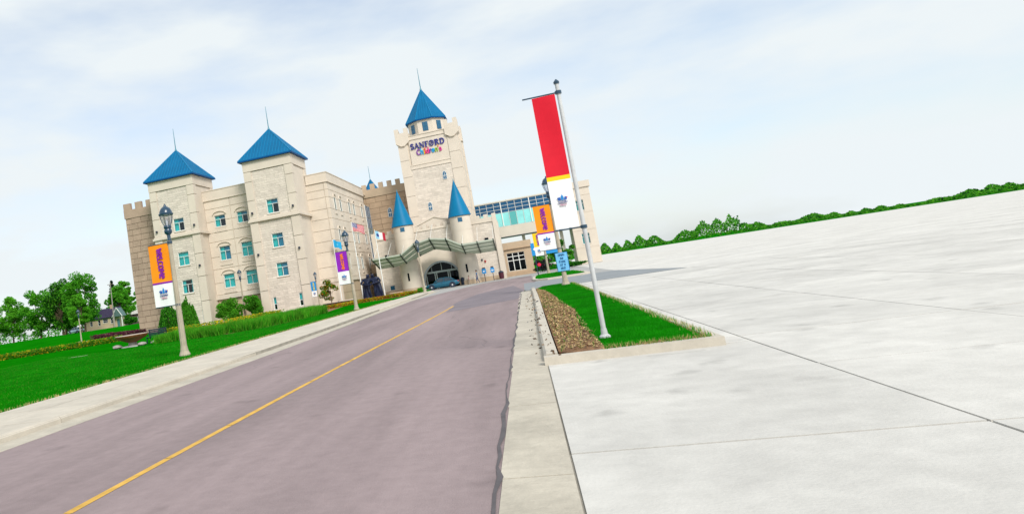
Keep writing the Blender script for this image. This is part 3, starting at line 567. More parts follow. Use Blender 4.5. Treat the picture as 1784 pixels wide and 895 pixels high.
# connecting wing between the corner towers
t = thing('connecting_wing', 'recessed cream wing with six arched windows between the two square towers', 'building', (-34.9, 88, 0))
f = frY(85.0); x0, x1 = -38.55, -31.2
wins = [(-37.33, -35.77, 12.5, 14.03, 1), (-34.13, -32.6, 12.5, 14.0, 1), (-37.25, -35.69, 8.05, 9.9, 4), (-34.13, -32.56, 8.07, 9.95, 2), (-37.2, -35.64, 4.42, 6.22, 2), (-34.05, -32.46, 4.45, 6.26, 2)]
holes = [w[:4] for w in wins]
slab(MB(), f, x0, x1, 3.6, 17.35, holes, -.3, -.02).build('wall', CREAM, t)
panels(t, f, [x0, -34.88, x1], [3.65, 5.2, 7.0, 8.6, 10.6, 11.8, 13.3, 15.0, 16.15], holes, CREAM)
MB().box(x0, x1, 84.86, 85.3, 16.22, 17.4).build('parapet', CREAM2, t); MB().box(x0, x1, 84.8, 85.35, 17.4, 17.5).build('coping', CREAM2, t); MB().box(x0, x1, 84.80, 85.2, 16.1, 16.22).build('moulding', CREAM2, t)
MB().box(x0, x1, 84.84, 85.3, 3.05, 3.62).build('band_course', CREAM2, t)
MB().box(x0, x1, 85.2, 90, 0, 3.05).build('base_wall', TANJ, t); bricks(t, frY(85.2), x0, x1, 0, 3.05, 1.5, 1.1, TAN, name='base_panel')
MB().box(x0, x1, 85.4, 95, 16.9, 17.0).build('flat_roof', CREAM, t)
for (a, b, c, d, cu) in wins:
    window(t, f, a, b, c, d, 'triple', cu); arch_trim(t, frY(84.95), a, b, d + .02, .42)
    mb = MB(); mb.fbox(f, a - .1, b + .1, c - .66, c - .5, .0, .13)
    for k in range(8): u = a + (b - a) * (k + .5) / 8; mb.fbox(f, u - .05, u + .05, c - .49, c - .14, .0, .10)
    mb.build('dentil_apron', CREAM2, t)
# long side wing
t = thing('hospital_wing', 'long cream wing with rows of paired narrow windows behind the flagpoles', 'building', (-26, 98, 0))
fx = frX(-22.2); fy = frY(87.5); ya, yb = 87.5, 109.3
pairs = [(89.85, 90.75), (92.8, 93.75), (97.9, 98.85), (100.8, 101.75), (106.2, 107.2)]; hv = [(12.5, 14.12), (8.25, 9.83), (4.5, 6.22)]
holes = [(a, b, c, d) for a, b in pairs for c, d in hv]
slab(MB(), fx, ya, yb, 3.0, 17.1, holes, -.35, -.02).build('wall', CREAM, t)
rows = [3.55, 5.0, 6.95, 8.3, 9.75, 11.2, 12.5, 14.0, 15.0, 15.95]
panels(t, fx, [ya, 88.6, 95.9, 104.0, yb], rows, holes, CREAM)
MB().box(-31, -22.24, 87.52, 87.9, 0, 17.1).build('wall', CREAM, t); panels(t, fy, [-26.2, -22.6, -22.15], rows, [], CREAM)
MB().box(-24.9, -22.02, 87.36, 87.8, 16.05, 17.2).build('parapet', CREAM2, t); MB().box(-22.4, -22.02, 87.8, yb, 16.05, 17.2).build('parapet', CREAM2, t)
MB().box(-24.95, -21.96, 87.3, 87.85, 17.2, 17.3).build('coping', CREAM2, t); MB().box(-22.45, -21.96, 87.85, yb, 17.2, 17.3).build('coping', CREAM2, t)
MB().box(-24.95, -21.97, 87.31, 87.6, 15.97, 16.05).build('moulding', CREAM, t); MB().box(-22.3, -21.97, 87.6, yb, 15.97, 16.05).build('moulding', CREAM, t)
MB().box(-31, -22.06, 87.42, 87.9, 3.0, 3.5).build('band_course', CREAM2, t); MB().box(-22.4, -22.06, 87.9, yb, 3.0, 3.5).build('band_course', CREAM2, t)
MB().box(-31, -22.3, 87.6, yb, 0, 3.0).build('base_wall', TANJ, t); bricks(t, frY(87.6), -25, -22.3, .0, 3.0, 1.5, .75, TAN, name='base_panel', seed=4); bricks(t, frX(-22.3), 87.6, yb, 0, 3.0, 1.5, 1.6, TAN, name='base_panel', seed=5)
MB().box(-40, -22.5, 88, 113, 16.6, 16.7).build('flat_roof', CREAM, t)
for a, b in pairs:
    for c, d in hv:
        window(t, frX(-22.04), a, b, c, d, 'single', 0, glass=mat('wing_pane', (.028, .055, .045), .2, spec=.3, orand=.3), sill=False, fw_=.03); arch_trim(t, frX(-22.16), a, b, d, .40)
        MB().fbox(fx, a - .12, b + .12, c - .62, c - .46, .0, .14).build('sill_shelf', CREAM2, t)
# stair glazing strip at the wing's end
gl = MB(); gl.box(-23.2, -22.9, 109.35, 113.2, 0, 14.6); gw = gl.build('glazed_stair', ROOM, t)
mb = MB()
for y in (109.4, 110.65, 111.9, 113.1): mb.box(-22.35, -22.14, y - .025, y + .025, 0, 14.6)
zz = [0.2 + 1.8 * k for k in range(9)]
for z in zz: mb.box(-22.34, -22.16, 109.46, 113.04, z - .03, z + .03)
mb.build('mullions', mat('grey_mullion', (.35, .40, .45), .5), gw); MB().box(-22.4, -22.08, 109.28, 109.37, 0, 14.7).build('edge_trim', WHITE, gw)
for k in range(8):
    for y in (109.48, 110.73, 111.98): MB().face([(-22.2, y, zz[k] + .07), (-22.2, y + 1.1, zz[k] + .07), (-22.2, y + 1.1, zz[k + 1] - .07), (-22.2, y, zz[k + 1] - .07)]).build('pane', [BPANE, mat('green_tinted_pane', (.06, .13, .09), .15, spec=.35), BPANE, BPANE][k % 4], gw)
MB().box(-22.0, -20.2, 106, 109.2, 3.6, 5.0).build('porch_fascia', TAN, t)

def merlons(t, fr, us, v0, v1, d0, d1, m):
    for a, b in us: MB().fbox(fr, a, b, v0, v1, d0, d1).build('merlon', m, t)
# brown stone block beside the first tower
t = thing('stone_block_tower', 'brown stone block tower with merlons at the far end of the facade', 'tower', (-48, 90, 0))
f = frY(86.0); MB().box(-51.0, -44.8, 86.0, 95, 0, 17.2).build('core_wall', BROWNJ, t)
bricks(t, f, -51.02, -46.2, 0, 16.1, .80, 1.45, BROWN, seed=11, d=.07)
MB().box(-51.1, -44.75, 85.85, 95.1, 16.12, 17.3).build('parapet', mat('brown_plain', (.42, .31, .235), .9, var=.08, vscale=.8, bump=.3, bscale=9), t)
merlons(t, frY(85.87), [(-51.08, -49.95), (-49.25, -48.25), (-47.55, -46.5)], 17.3, 18.2, -.45, 0, MATS['brown_plain'])
# tan stone block behind the entrance
t = thing('stone_block_tower', 'tan stone block tower with merlons between the long wing and castle tower', 'tower', (-19, 118, 0))
f = frY(113.2); MB().box(-23.5, -15.4, 113.2, 122, 0, 17.3).build('core_wall', TANJ, t)
bricks(t, f, -22.9, -15.42, 6.8, 16.1, .93, 1.75, TANB, seed=12, d=.06)
MB().box(-23.2, -15.38, 113.04, 122, 16.12, 17.42).build('parapet', TAN, t)
merlons(t, frY(113.06), [(-22.9 + 1.42 * k, -22.9 + 1.42 * k + .74) for k in range(6)], 17.42, 18.3, -.4, 0, TAN)
def lancet(t, fr, u0, u1, v0, v1, material=WHITE):
    um = (u0 + u1) / 2; h = v1 - v0; w = u1 - u0
    out = [(u0, v0), (u1, v0), (u1, v0 + h * .68), (u1 - w * .15, v0 + h * .86), (um, v1), (u0 + w * .15, v0 + h * .86), (u0, v0 + h * .68)]
    ins = [(um + (a - um) * .84, v0 + h * .5 + (b - v0 - h * .5) * .93) for a, b in out]
    o = MB().prism(out, fr, .01, .07).build('lancet_window', material, t); MB().prism(ins, fr, .05, .075).build('pane', mat('lancet_glass', (.012, .10, .20), .08, spec=.8), o)
    MB().fbox(fr, um - .018, um + .018, v0 + h * .1, v0 + h * .9, .06, .095).fbox(fr, u0 + w * .15, u1 - w * .15, v0 + h * .40, v0 + h * .46, .06, .10).build('glazing_bar', material, o)
lancet(t, frY(113.12), -19.2, -18.5, 12.35, 13.95)
# small far roof with spire
t = thing('roof_turret', 'small far turret whose blue roof and spire peep over the tan merlons', 'turret', (-24.3, 130, 0))
MB().lathe([(1.15, 0), (1.15, 19.6)], (-24.4, 130, 0), 8, a0=R(22.5)).build('wall', CREAM, t); MB().lathe([(1.4, 19.6), (.05, 21.7)], (-24.4, 130, 0), 8, a0=R(22.5)).build('roof', ROOF, t); MB().tube((-24.4, 130, 21.6), (-24.4, 130, 24.2), .06, .03, 6).build('finial', SPIRE, t)

# ---------------------------------------------------------------- castle tower
t = thing('castle_tower', 'tall cream castle tower with octagonal blue roof, sign letters and corner battlements', 'tower', (-10.55, 112.5, 0))
cx0, cx1, cyf = -15.1, -5.95, 108.0; f = frY(cyf); r = frX(cx1)
MB().box(cx0 + .12, cx1 - .12, cyf + .12, 117, 0, 23.5).build('core_wall', CREAM, t)
MB().fbox(f, -13.7, -7.5, 0, 18.4, -.1, .02).build('stone_face', SPLIT, t)
MB().fbox(f, -13.4, -7.55, 19.1, 23.0, -.1, .04).build('sign_panel', CREAM2, t)
for v0, v1, d in ((18.42, 18.62, .10), (18.62, 19.0, .05), (19.0, 19.09, .12), (23.02, 23.14, .16), (23.14, 23.62, .09), (23.62, 23.72, .18)): MB().fbox(f, -13.65, -7.5, v0, v1, -.1, d).build('moulding', CREAM2, t)
zs = [0, 4, 8, 11.2, 14.4, 17.4, 20.0, 22.4]
for za, zc in zip(zs[:-1], zs[1:]):
    for a, b in ((cx0, -13.68), (-7.5, cx1)):
        b_ = MB().box(a, b, cyf - .1, cyf + 1.4, za + .025, zc - .025); b_.build('pilaster_block', CREAM2, t)
    MB().box(cx1 - .1, cx1 + .08, cyf + 1.42, 115.4, za + .02, zc - .02).build('side_panel', CREAM2, t)
    MB().box(cx1 - .1, cx1 + .22, 115.4, 117, za + .02, zc - .02).build('pilaster_block', CREAM2, t)
for s, a, b in ((0, cx0 - .22, -13.25), (1, -7.72, cx1 + .28)):   # corner battlements with pointed underside
    um = (a + b) / 2
    o = MB().prism([(a, 22.85), (um - .25, 22.35), (um + .25, 22.35), (b, 22.95), (b, 24.35), (a, 24.35)], f, -1.9, .32).build('corner_battlement', CREAM2, t)
    for u0, u1 in ((a, a + .62), (b - .62, b)): MB().fbox(f, u0, u1, 24.35, 25.05, -.35, .32).build('merlon', CREAM2, o)
    MB().fbox(f, a if s == 0 else b - .5, a + .5 if s == 0 else b, 24.35, 25.05, -1.9, -1.25).build('merlon', CREAM2, o)
    MB().prism([(a - .02, 22.80), (um - .27, 22.28), (um + .27, 22.28), (b + .02, 22.90), (b + .02, 22.98), (um + .25, 22.38), (um - .25, 22.38), (a - .02, 22.9)], f, -1.9, .36).build('corbel_edge', CREAM, o)
o = MB().box(cx1 - .6, cx1 + .28, 114.9, 117.1, 22.6, 24.35).box(cx1 - .6, cx1 + .28, 114.9, 115.5, 24.35, 25.05).box(cx1 - .6, cx1 + .28, 116.5, 117.1, 24.35, 25.05).build('corner_battlement', CREAM2, t)
MB().box(cx0 + .3, cx1 - .3, cyf + .4, 116.8, 23.4, 23.6).build('flat_roof', CREAM, t)
dc = (-10.6, 112.5, 0); rd = 2.85 / math.cos(R(22.5))
dr = MB().lathe([(rd, 23.5), (rd, 26.35)], dc, 8, a0=R(22.5)).build('drum', CREAM2, t)
for k in range(8):
    a = R(-90 + 45 * k); nrm = Vector((math.cos(a), math.sin(a), 0)); tg = Vector((-math.sin(a), math.cos(a), 0)); base = Vector(dc) + nrm * 2.85
    fr = (lambda B, T, Nn: (lambda u, v, d: tuple(B + T * u + Nn * d + Vector((0, 0, v)))))(base, tg, nrm)
    mbw = MB().fbox(fr, -.42, .42, 24.35, 25.75, .01, .06); w_ = mbw.build('window', mat('blue_frame', (.02, .12, .22), .5), t)
    for du in (-.2, .2):
        for dv in (24.72, 25.38): MB().fbox(fr, du - .15, du + .15, dv - .27, dv + .27, .05, .075).build('pane', MATS['lancet_glass'], w_)
rc = 3.15 / math.cos(R(22.5)); RB = MB().lathe([(rc, 26.3), (.04, 31.7)], dc, 8, a0=R(22.5)).build('roof', ROOF, t)
MB().lathe([(rc + .05, 26.14), (rc + .06, 26.29)], dc, 8, a0=R(22.5)).build('fascia', ROOFD, RB)
mb = MB()
for k in range(8):
    a0, a1 = R(22.5 + 45 * k), R(67.5 + 45 * k); p = Vector((dc[0] + rc * math.cos(a0), dc[1] + rc * math.sin(a0), 26.3)); q = Vector((dc[0] + rc * math.cos(a1), dc[1] + rc * math.sin(a1), 26.3)); A = Vector((dc[0], dc[1], 31.7)); m = p.lerp(q, .5)
    for j in range(1, 7): s = j / 7; e_ = 1 - abs(2 * s - 1); b = p.lerp(q, s); mb.tube(b, b + (A - m) * e_, .04, .04, 4)
    MB().tube(p, A, .09, .06, 6).build('hip_cap', SEAM, RB)
mb.build('standing_seams', SEAM, RB)
MB().tube((dc[0], dc[1], 31.6), (dc[0], dc[1], 35.2), .085, .03, 6).lathe([(.2, -.15), (.13, .1), (.05, .3)], (dc[0], dc[1], 31.7), 8).build('finial', SPIRE, RB)
lancet(t, frY(107.96), -9.12, -8.5, 16.05, 17.4); lancet(t, frY(107.96), -12.05, -11.42, 11.75, 13.1)
# sign lettering
sg = thing('building_sign', 'navy serif letters above a row of multicoloured script letters on the castle tower', 'sign', (-10.5, 107.9, 21.3))
fs = frY(107.94); u = -13.2; h = .86; tw = sum(G[c][0] for c in 'SANFORD') * h; sp = (5.25 - tw) / 6
for c in 'SANFORD':
    mb = MB(); w_ = letter(mb, c, fs, u, 21.52, h, .175, 0, .14); mb.build('letter', INK, sg); u += w_ + sp
CC = [(.20, .02, .36), (.0, .36, .70), (.05, .45, .55), (.75, .42, .02), (.75, .04, .10), (.70, .02, .22), (.16, .02, .40), (.0, .35, .72), (.25, .45, .02), (.80, .20, .01), (.62, .02, .28)]
word = "Children's"; u = -12.4; h = .90; tw = sum(G[c][0] for c in word) * h; sp = (3.85 - tw) / (len(word) - 1)
cols = [0, 1, 3, 4, 5, 6, 7, 8, 9, 10]
for c, k in zip(word, cols):
    mb = MB(); w_ = letter(mb, c, fs, u, 20.52, h, .14, 0, .14); mb.build('letter', mat('letter_colour_%d' % k, CC[k], .5), sg); u += w_ + sp

# ---------------------------------------------------------------- gatehouse
t = thing('gatehouse', 'cream entrance gatehouse with dark arched glass doorway under the green canopy', 'building', (-11, 103, 0))
f = frY(99.6); ac, ar, az = -10.85, 2.4, 1.15
mb = MB(); n_ = 16      # wall around the arch
pts = [(ac + ar * math.cos(R(180 - 180 * k / n_)), az + ar * math.sin(R(180 - 180 * k / n_))) for k in range(n_ + 1)]
for (a, b), (c, d) in zip(pts[:-1], pts[1:]): mb.prism([(a, b), (c, d), (c, 6.2), (a, 6.2)], f, -.6, 0)
mb.fbox(f, -15.2, ac - ar, 0, 6.2, -.6, 0); mb.fbox(f, ac + ar, -7.0, 0, 6.2, -.6, 0); mb.build('arch_wall', CREAM, t)
MB().fbox(f, -15.2, -7.0, 6.22, 8.3, -.6, .02).build('stone_face', SPLIT, t); MB().fbox(f, -15.2, -7.0, 8.3, 8.42, -.6, .12).build('moulding', CREAM2, t); MB().fbox(f, -15.2, -7.0, 8.42, 8.62, -.5, .04).build('parapet', CREAM2, t)
merlons(t, f, [(-13.4 + .98 * k, -13.4 + .98 * k + .55) for k in range(6)], 8.62, 9.06, -.4, .04, CREAM2)
g_ = frY(100.3); MB().prism([(-13.4, 8.6), (-8.0, 8.6), (-8.0, 9.1), (-10.7, 10.05), (-13.4, 9.1)], g_, -.4, 0).build('gable', CREAM2, t); MB().prism([(-13.6, 9.05), (-10.7, 10.02), (-7.8, 9.05), (-7.8, 9.2), (-10.7, 10.18), (-13.6, 9.2)], g_, -.1, .12).build('gable_moulding', CREAM, t)
MB().box(-15, -7.2, 100.25, 108, 8.4, 8.5).build('flat_roof', CREAM, t)
mb = MB()
for k in range(n_):
    q = lambda kk, rr: (ac + ar * rr * math.cos(R(180 - 180 * kk / n_)), az + ar * rr * math.sin(R(180 - 180 * kk / n_)))
    mb.prism([q(k, 1.0), q(k + 1, 1.0), q(k + 1, 1.10), q(k, 1.10)], f, .0, .10)
for s in (-1, 1): mb.fbox(f, ac + s * ar - (0 if s > 0 else .24), ac + s * ar + (.24 if s > 0 else 0), 0, az, .0, .10)
mb.build('arch_trim', mat('arch_trim_blue', (.30, .35, .37), .6), t)
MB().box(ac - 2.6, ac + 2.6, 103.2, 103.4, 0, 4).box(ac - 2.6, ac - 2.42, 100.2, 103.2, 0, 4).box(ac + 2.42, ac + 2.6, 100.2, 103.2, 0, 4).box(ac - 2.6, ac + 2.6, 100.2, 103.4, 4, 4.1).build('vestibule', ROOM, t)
dg = MB(); fd = frY(100.5); DW = mat('door_frame_grey', (.42, .50, .48), .45)
for u in (-2.25, -1.05, -.8, .8, 1.05, 2.25): dg.fbox(fd, ac + u - .06, ac + u + .06, 0, 2.2, -.05, .05)
dg.fbox(fd, ac - 2.4, ac + 2.4, 2.2, 2.45, -.05, .08)
for u in (-1.4, 0, 1.4): dg.fbox(fd, ac + u - .04, ac + u + .04, 2.45, az + math.sqrt(max(.01, ar * ar - u * u)), -.05, .05)
dg = dg.build('door_frame', DW, t)
for a, b in ((-2.19, -1.11), (-.74, .74), (1.11, 2.19)): MB().fbox(fd, ac + a, ac + b, .02, 2.19, -.02, .0).build('door_pane', GLASSD, dg)
for a, b in ((-2.3, -1.44), (-1.36, -.04), (.04, 1.36), (1.44, 2.3)): MB().fbox(fd, ac + a, ac + b, 2.46, 3.5, -.02, .0).build('fanlight_pane', GLASSD, dg)
for u in (-13.9, -8.0): MB().fbox(f, u - .12, u + .12, 3.85, 4.1, .0, .3).build('wall_light', DARK, t)
# round turrets
for x, lab in ((-15.08, 'round cream turret with blue cone roof on the statue side of the doorway'), (-7.08, 'round cream turret with blue cone roof on the walking people side of the doorway')):
    t = thing('round_turret', lab, 'turret', (x, 99, 0), 'round turrets with blue cones')
    z0 = .55
    for k, zz_ in enumerate([(.58, 3.0), (3.0, 5.4), (5.4, 7.4), (7.4, 9.35)]): MB().lathe([(1.40 if k else 1.43, zz_[0] + .02), (1.40, zz_[1] - .02)], (x, 99, 0), 28).build('drum_course', CREAM2, t, True)
    MB().lathe([(1.37, .5), (1.37, 9.4)], (x, 99, 0), 28).build('core_wall', CREAM, t); MB().lathe([(1.5, -.1), (1.5, .58)], (x, 99, 0), 28).build('plinth', TAN, t, True)
    c_ = MB().lathe([(1.56, 9.38), (1.6, 9.42), (1.56, 9.5), (.03, 14.5)], (x, 99, 0), 30).build('cone_roof', CONE, t, True); MB().lathe([(.05, 14.35), (.06, 14.5), (.01, 14.75)], (x, 99, 0), 8).build('cap', SPIRE, c_)
    fr = frY(97.62); w_ = MB().fbox(fr, x - .30 + .1, x + .30 + .1, 8.55, 9.15, -.1, .02).build('window', mat('blue_frame', (.02, .12, .22)), t)
    for du in (-.14, .14):
        for dv in (-.14, .14): MB().fbox(fr, x + .1 + du - .1, x + .1 + du + .1, 8.85 + dv - .1, 8.85 + dv + .1, .0, .03).build('pane', MATS['lancet_glass'], w_)
    MB().fbox(frY(97.6), x - .22, x + .02, 1.65, 2.75, -.1, .03).build('arrow_slit', ROOM, t)
# low crenellated side blocks
for a, b, lab, side in ((-20.2, -16.0, 'low crenellated cream wall block behind the bronze statue', 0), (-6.2, -2.35, 'low crenellated cream wall block with corner buttress by the blue signs', 1)):
    t = thing('battlement_block', lab, 'building', ((a + b) / 2, 104, 0), 'low battlement blocks'); f = frY(101.0)
    MB().fbox(f, a, b, .6, 8.1, -6, 0).build('stone_face', SPLIT, t); MB().fbox(f, a - .05, b + .05, -.1, .6, -6, .1).build('plinth', TAN, t); MB().fbox(f, a - .04, b + .04, 8.1, 8.22, -6, .12).build('moulding', CREAM2, t); MB().fbox(f, a, b, 8.22, 8.75, -.5, .06).build('parapet', CREAM2, t)
    n_ = 4; w_ = (b - a) / (n_ * 2 - 1); merlons(t, f, [(a + 2 * k * w_, a + (2 * k + 1) * w_) for k in range(n_)], 8.75, 9.2, -.45, .06, CREAM2)
    bx = b - .6 if side else a
    MB().hexa([(bx, 100.7, 0), (bx + .65, 100.7, 0), (bx + .65, 102, 0), (bx, 102, 0), (bx + .05, 100.88, 8.75), (bx + .6, 100.88, 8.75), (bx + .6, 102, 8.75), (bx + .05, 102, 8.75)]).build('buttress', CREAM2, t)
    if side:
        MB().fbox(f, -4.35, -3.85, 5.6, 5.95, .0, .1).build('vent_window', ROOM, t)
        MB().fbox(f, -4.9, -4.7, 2.6, 2.9, .0, .12).build('wall_plate', mat('red_plate', (.35, .03, .03)), t); MB().fbox(f, -5.3, -5.1, 2.9, 3.15, .0, .12).build('wall_light', DARK, t)
        panels(t, frX(-2.35), [101.3, 107], [.65, 3.3, 6.0, 8.08], [], CREAM2)
    else:
        w_ = MB().fbox(f, -18.55, -17.95, .75, 1.35, .0, .05).build('window', mat('blue_frame', (.02, .12, .22)), t)
        for du in (-.14, .14):
            for dv in (-.14, .14): MB().fbox(f, -18.25 + du - .11, -18.25 + du + .11, 1.05 + dv - .11, 1.05 + dv + .11, .04, .065).build('pane', MATS['lancet_glass'], w_)
        MB().fbox(f, -18.6, -18.1, 5.55, 5.85, .0, .1).build('vent_window', ROOM, t)
# canopy
t = thing('entrance_canopy', 'arched green louvred canopy with dark ribs over the entrance', 'canopy', (-11, 96, 0))
cxs = [-19.08, -17.14, -15.16, -13.2, -11.05, -8.95, -7.0, -5.05, -3.0]; zn = [5.22, 5.25, 5.27, 6.37, 6.72, 6.37, 5.27, 5.26, 5.25]; zf = [4.05, 4.05, 4.1, 4.97, 5.55, 4.97, 4.1, 4.06, 4.05]; YN, YF = 93.5, 98.1
def cp(i, s, dz=0): return (cxs[i], YN + (YF - YN) * s, zn[i] + (zf[i] - zn[i]) * s + dz)
for i in range(9):
    p, q = Vector(cp(i, -.02)), Vector(cp(i, 1.02)); MB().hexa([tuple(p + Vector((-.07, 0, -.16))), tuple(p + Vector((.07, 0, -.16))), tuple(q + Vector((.07, 0, -.16))), tuple(q + Vector((-.07, 0, -.16))), tuple(p + Vector((-.07, 0, .14))), tuple(p + Vector((.07, 0, .14))), tuple(q + Vector((.07, 0, .14))), tuple(q + Vector((-.07, 0, .14)))]).build('rib', GREEND, t)
    p = Vector(cp(i, .12)); MB().tube(p, (cxs[i], 99.55, p.z + 2.4), .022, .022, 6).build('tie_rod', WHITE, t)
for i in range(8):
    for s0, s1 in ((0, .30), (.35, .64), (.69, 1.0)):
        c = [cp(i, s0, -.03), cp(i + 1, s0, -.03), cp(i + 1, s1, -.03), cp(i, s1, -.03)]; c = [(x + (.07 if k in (0, 3) else -.07), y, z) for k, (x, y, z) in enumerate(c)]
        MB().hexa([(x, y, z) for x, y, z in c] + [(x, y, z + .05) for x, y, z in c]).build('louvre_panel', GREENP, t)
    for s in (0, 1):
        p, q = Vector(cp(i, s)), Vector(cp(i + 1, s)); d = .1 if s == 0 else .13; y = -.12 if s == 0 else .02
        MB().hexa([(p.x + .071, p.y + y, p.z - d), (q.x - .071, q.y + y, q.z - d), (q.x - .071, q.y + y + .1, q.z - d), (p.x + .071, p.y + y + .1, p.z - d), (p.x + .071, p.y + y, p.z + d), (q.x - .071, q.y + y, q.z + d), (q.x - .071, q.y + y + .1, q.z + d), (p.x + .071, p.y + y + .1, p.z + d)]).build('edge_beam', GREENP, t)
# annex
t = thing('entrance_annex', 'single storey tan annex with a large dark gridded window', 'building', (-.5, 112, 0)); f = frY(110)
slab(MB(), f, -2.5, 1.65, 0, 4.1, [(-2.0, .55, .75, 3.45)], -.3, 0).build('wall', TAN, t); MB().box(1.35, 1.65, 110.3, 118, 0, 4.1).build('wall', TAN, t)
MB().box(-2.5, 1.75, 109.85, 118, 4.1, 5.05).build('parapet', TAN, t); MB().box(-2.5, 1.85, 109.75, 118, 4.02, 4.12).build('moulding', TANB, t); MB().box(-2.5, 1.75, 109.85, 110, -.1, .5).build('plinth', TANB, t)
mb = MB(); U = [-2.0, -1.15, -.3, .55]; Vv = [.75, 2.3, 2.9, 3.45]
for u in U: mb.fbox(f, u - .05, u + .05, .75, 3.45, -.2, -.05)
for v in Vv: mb.fbox(f, -2.0, .55, v - .05, v + .05, -.19, -.06)
w_ = mb.build('window', WHITE, t)
for i in range(3):
    for j in range(3): MB().face([f(U[i] + .05, Vv[j] + .05, -.13), f(U[i + 1] - .05, Vv[j] + .05, -.13), f(U[i + 1] - .05, Vv[j + 1] - .05, -.13), f(U[i] + .05, Vv[j + 1] - .05, -.13)]).build('pane', GLASSD, w_)
MB().fbox(f, -2.0, .55, .7, 3.5, -1.6, -1.5).build('interior', ROOM, w_)
# skyway
t = thing('skyway', 'glazed skyway bridge with dark blue upper panes and pale teal panels', 'bridge', (2, 124, 0)); SX0, SX1 = -6.4, 8.6; f = frY(122)
MB().box(SX0, SX1, 122, 127, 6.4, 8.2).build('floor_beam', SKYB, t); MB().box(SX0, SX1, 121.9, 127.1, 12.35, 12.55).build('roof', SKYB, t); MB().box(SX0, SX1, 121.9, 122, 6.32, 6.46).build('drip_edge', DARK, t); MB().box(SX0, SX1, 126.7, 126.9, 8.2, 12.35).build('far_wall', CURTD, t)
nb = 13; step = (SX1 - SX0) / nb; mb = MB(); mb2 = MB()
for k in range(nb + 1): u = SX0 + k * step; w_ = .07 if k % 4 == 0 else .028; mb.fbox(f, u - w_, u + w_, 8.2, 12.35, -.1, .07 if k % 4 == 0 else .03)
for v in (8.2, 10.5, 11.1, 11.7, 12.3): mb.fbox(f, SX0, SX1, v - .025, v + .025, -.08, .015)
mu = mb.build('mullions', WHITE, t)
for k in range(nb):
    u0, u1 = SX0 + k * step + .05, SX0 + (k + 1) * step - .05
    MB().fbox(f, u0, u1, 8.25, 10.45, -.05, -.02).build('teal_panel', TEALG if k % 5 else mat('skyway_teal_deep', (.10, .42, .42), .2), t)
    for v0, v1 in ((10.53, 11.07), (11.13, 11.67), (11.73, 12.27)): MB().face([f(u0, v0, -.02), f(u1, v0, -.02), f(u1, v1, -.02), f(u0, v1, -.02)]).build('pane', BPANE, t)
for u in (1.0, 7.0): MB().box(u - .25, u + .25, 123.5, 124, 0, 6.4).build('column', SKYB, t)
# stair tower where the skyway lands
t = thing('stair_tower', 'plain cream stair tower at the far end of the skyway', 'tower', (10.4, 124.5, 0)); f = frY(121); hs = [(9.8, 11.0, z, z + 1.7) for z in (3.2, 8.6)]
slab(MB(), f, 8.6, 12.2, 0, 12.9, hs, -.3, 0).build('wall', CREAM2, t); MB().box(8.6, 12.2, 121.32, 128, 0, 12.9).build('core_wall', CREAM2, t); panels(t, f, [8.6, 12.2], [0, 2.6, 5.4, 8.2, 11, 12.3], hs, CREAM2); MB().box(8.4, 12.4, 120.75, 128.2, 12.3, 13.3).build('parapet', CREAM2, t)
for h_ in hs: window(t, f, *h_, 'triple', 2, deep=.3)


# ================================================================ street lamps and banners
def street_lamp(label, x, y, s=1.0, z=None, arms=False, group='acorn street lamps'):
    z = (gz(x, y) if x < -9.2 else .125) if z is None else z
    t = thing('street_lamp', label, 'street lamp', (x, y, z), group); P = lambda pr: [(r_ * s, h_ * s) for r_, h_ in pr]; c = (x, y, z)
    MB().lathe(P([(.23, 0), (.23, .05), (.17, .18), (.145, .34), (.135, .40)]), c, 10).build('base', POLE, t)
    mb = MB(); n = 10     # fluted tapering shaft
    mb.lathe(P([(.132, .40), (.078, 4.72)]), c, 20)
    for i in range(0, len(mb.v), 2):
        vx, vy, vz = mb.v[i]; mb.v[i] = (x + (vx - x) * .90, y + (vy - y) * .90, vz)
    mb.build('shaft', POLE, t)
    MB().lathe(P([(.075, 4.70), (.085, 4.76), (.07, 4.80), (.075, 4.95), (.15, 5.02), (.17, 5.12), (.13, 5.20), (.165, 5.26), (.15, 5.34)]), c, 14).build('collar', NAVY, t, True)
    GB = MB().lathe(P([(.135, 5.34), (.21, 5.50), (.255, 5.66), (.26, 5.78)]), c, 16, caps=False).build('globe', CLEAR, t, True)
    gb = bpy.data.objects[GB.name]
    for i in range(8):
        mb = MB(); a = i * math.pi / 4; q = [(.14, 5.34), (.216, 5.50), (.262, 5.66), (.266, 5.78)]
        for (r0, h0), (r1, h1) in zip(q[:-1], q[1:]): mb.tube((x + r0 * s * math.cos(a), y + r0 * s * math.sin(a), z + h0 * s), (x + r1 * s * math.cos(a), y + r1 * s * math.sin(a), z + h1 * s), .009 * s, .009 * s, 4)
        mb.build('globe_rib', NAVY, gb)
    MB().lathe(P([(.05, 5.34), (.05, 5.56), (.02, 5.60)]), c, 8).build('lamp_bulb', BWHITE, t)
    MB().lathe(P([(.30, 5.77), (.31, 5.83), (.27, 5.86), (.255, 5.93), (.20, 6.04), (.11, 6.12), (.06, 6.14), (.05, 6.2), (.015, 6.24)]), c, 16).build('cap', NAVY, t, True)
    if arms:
        for h_, al in ((4.64, 1.02), (2.07, arms if arms < 1 else 1.02)): MB().tube((x, y, z + h_ * s), (x - al * s, y, z + h_ * s), .018 * s, .018 * s, 6).lathe(P([(.11, -.05), (.11, .05)]), (x, y, z + h_ * s), 10).build('banner_arm', NAVY, t)
    return t
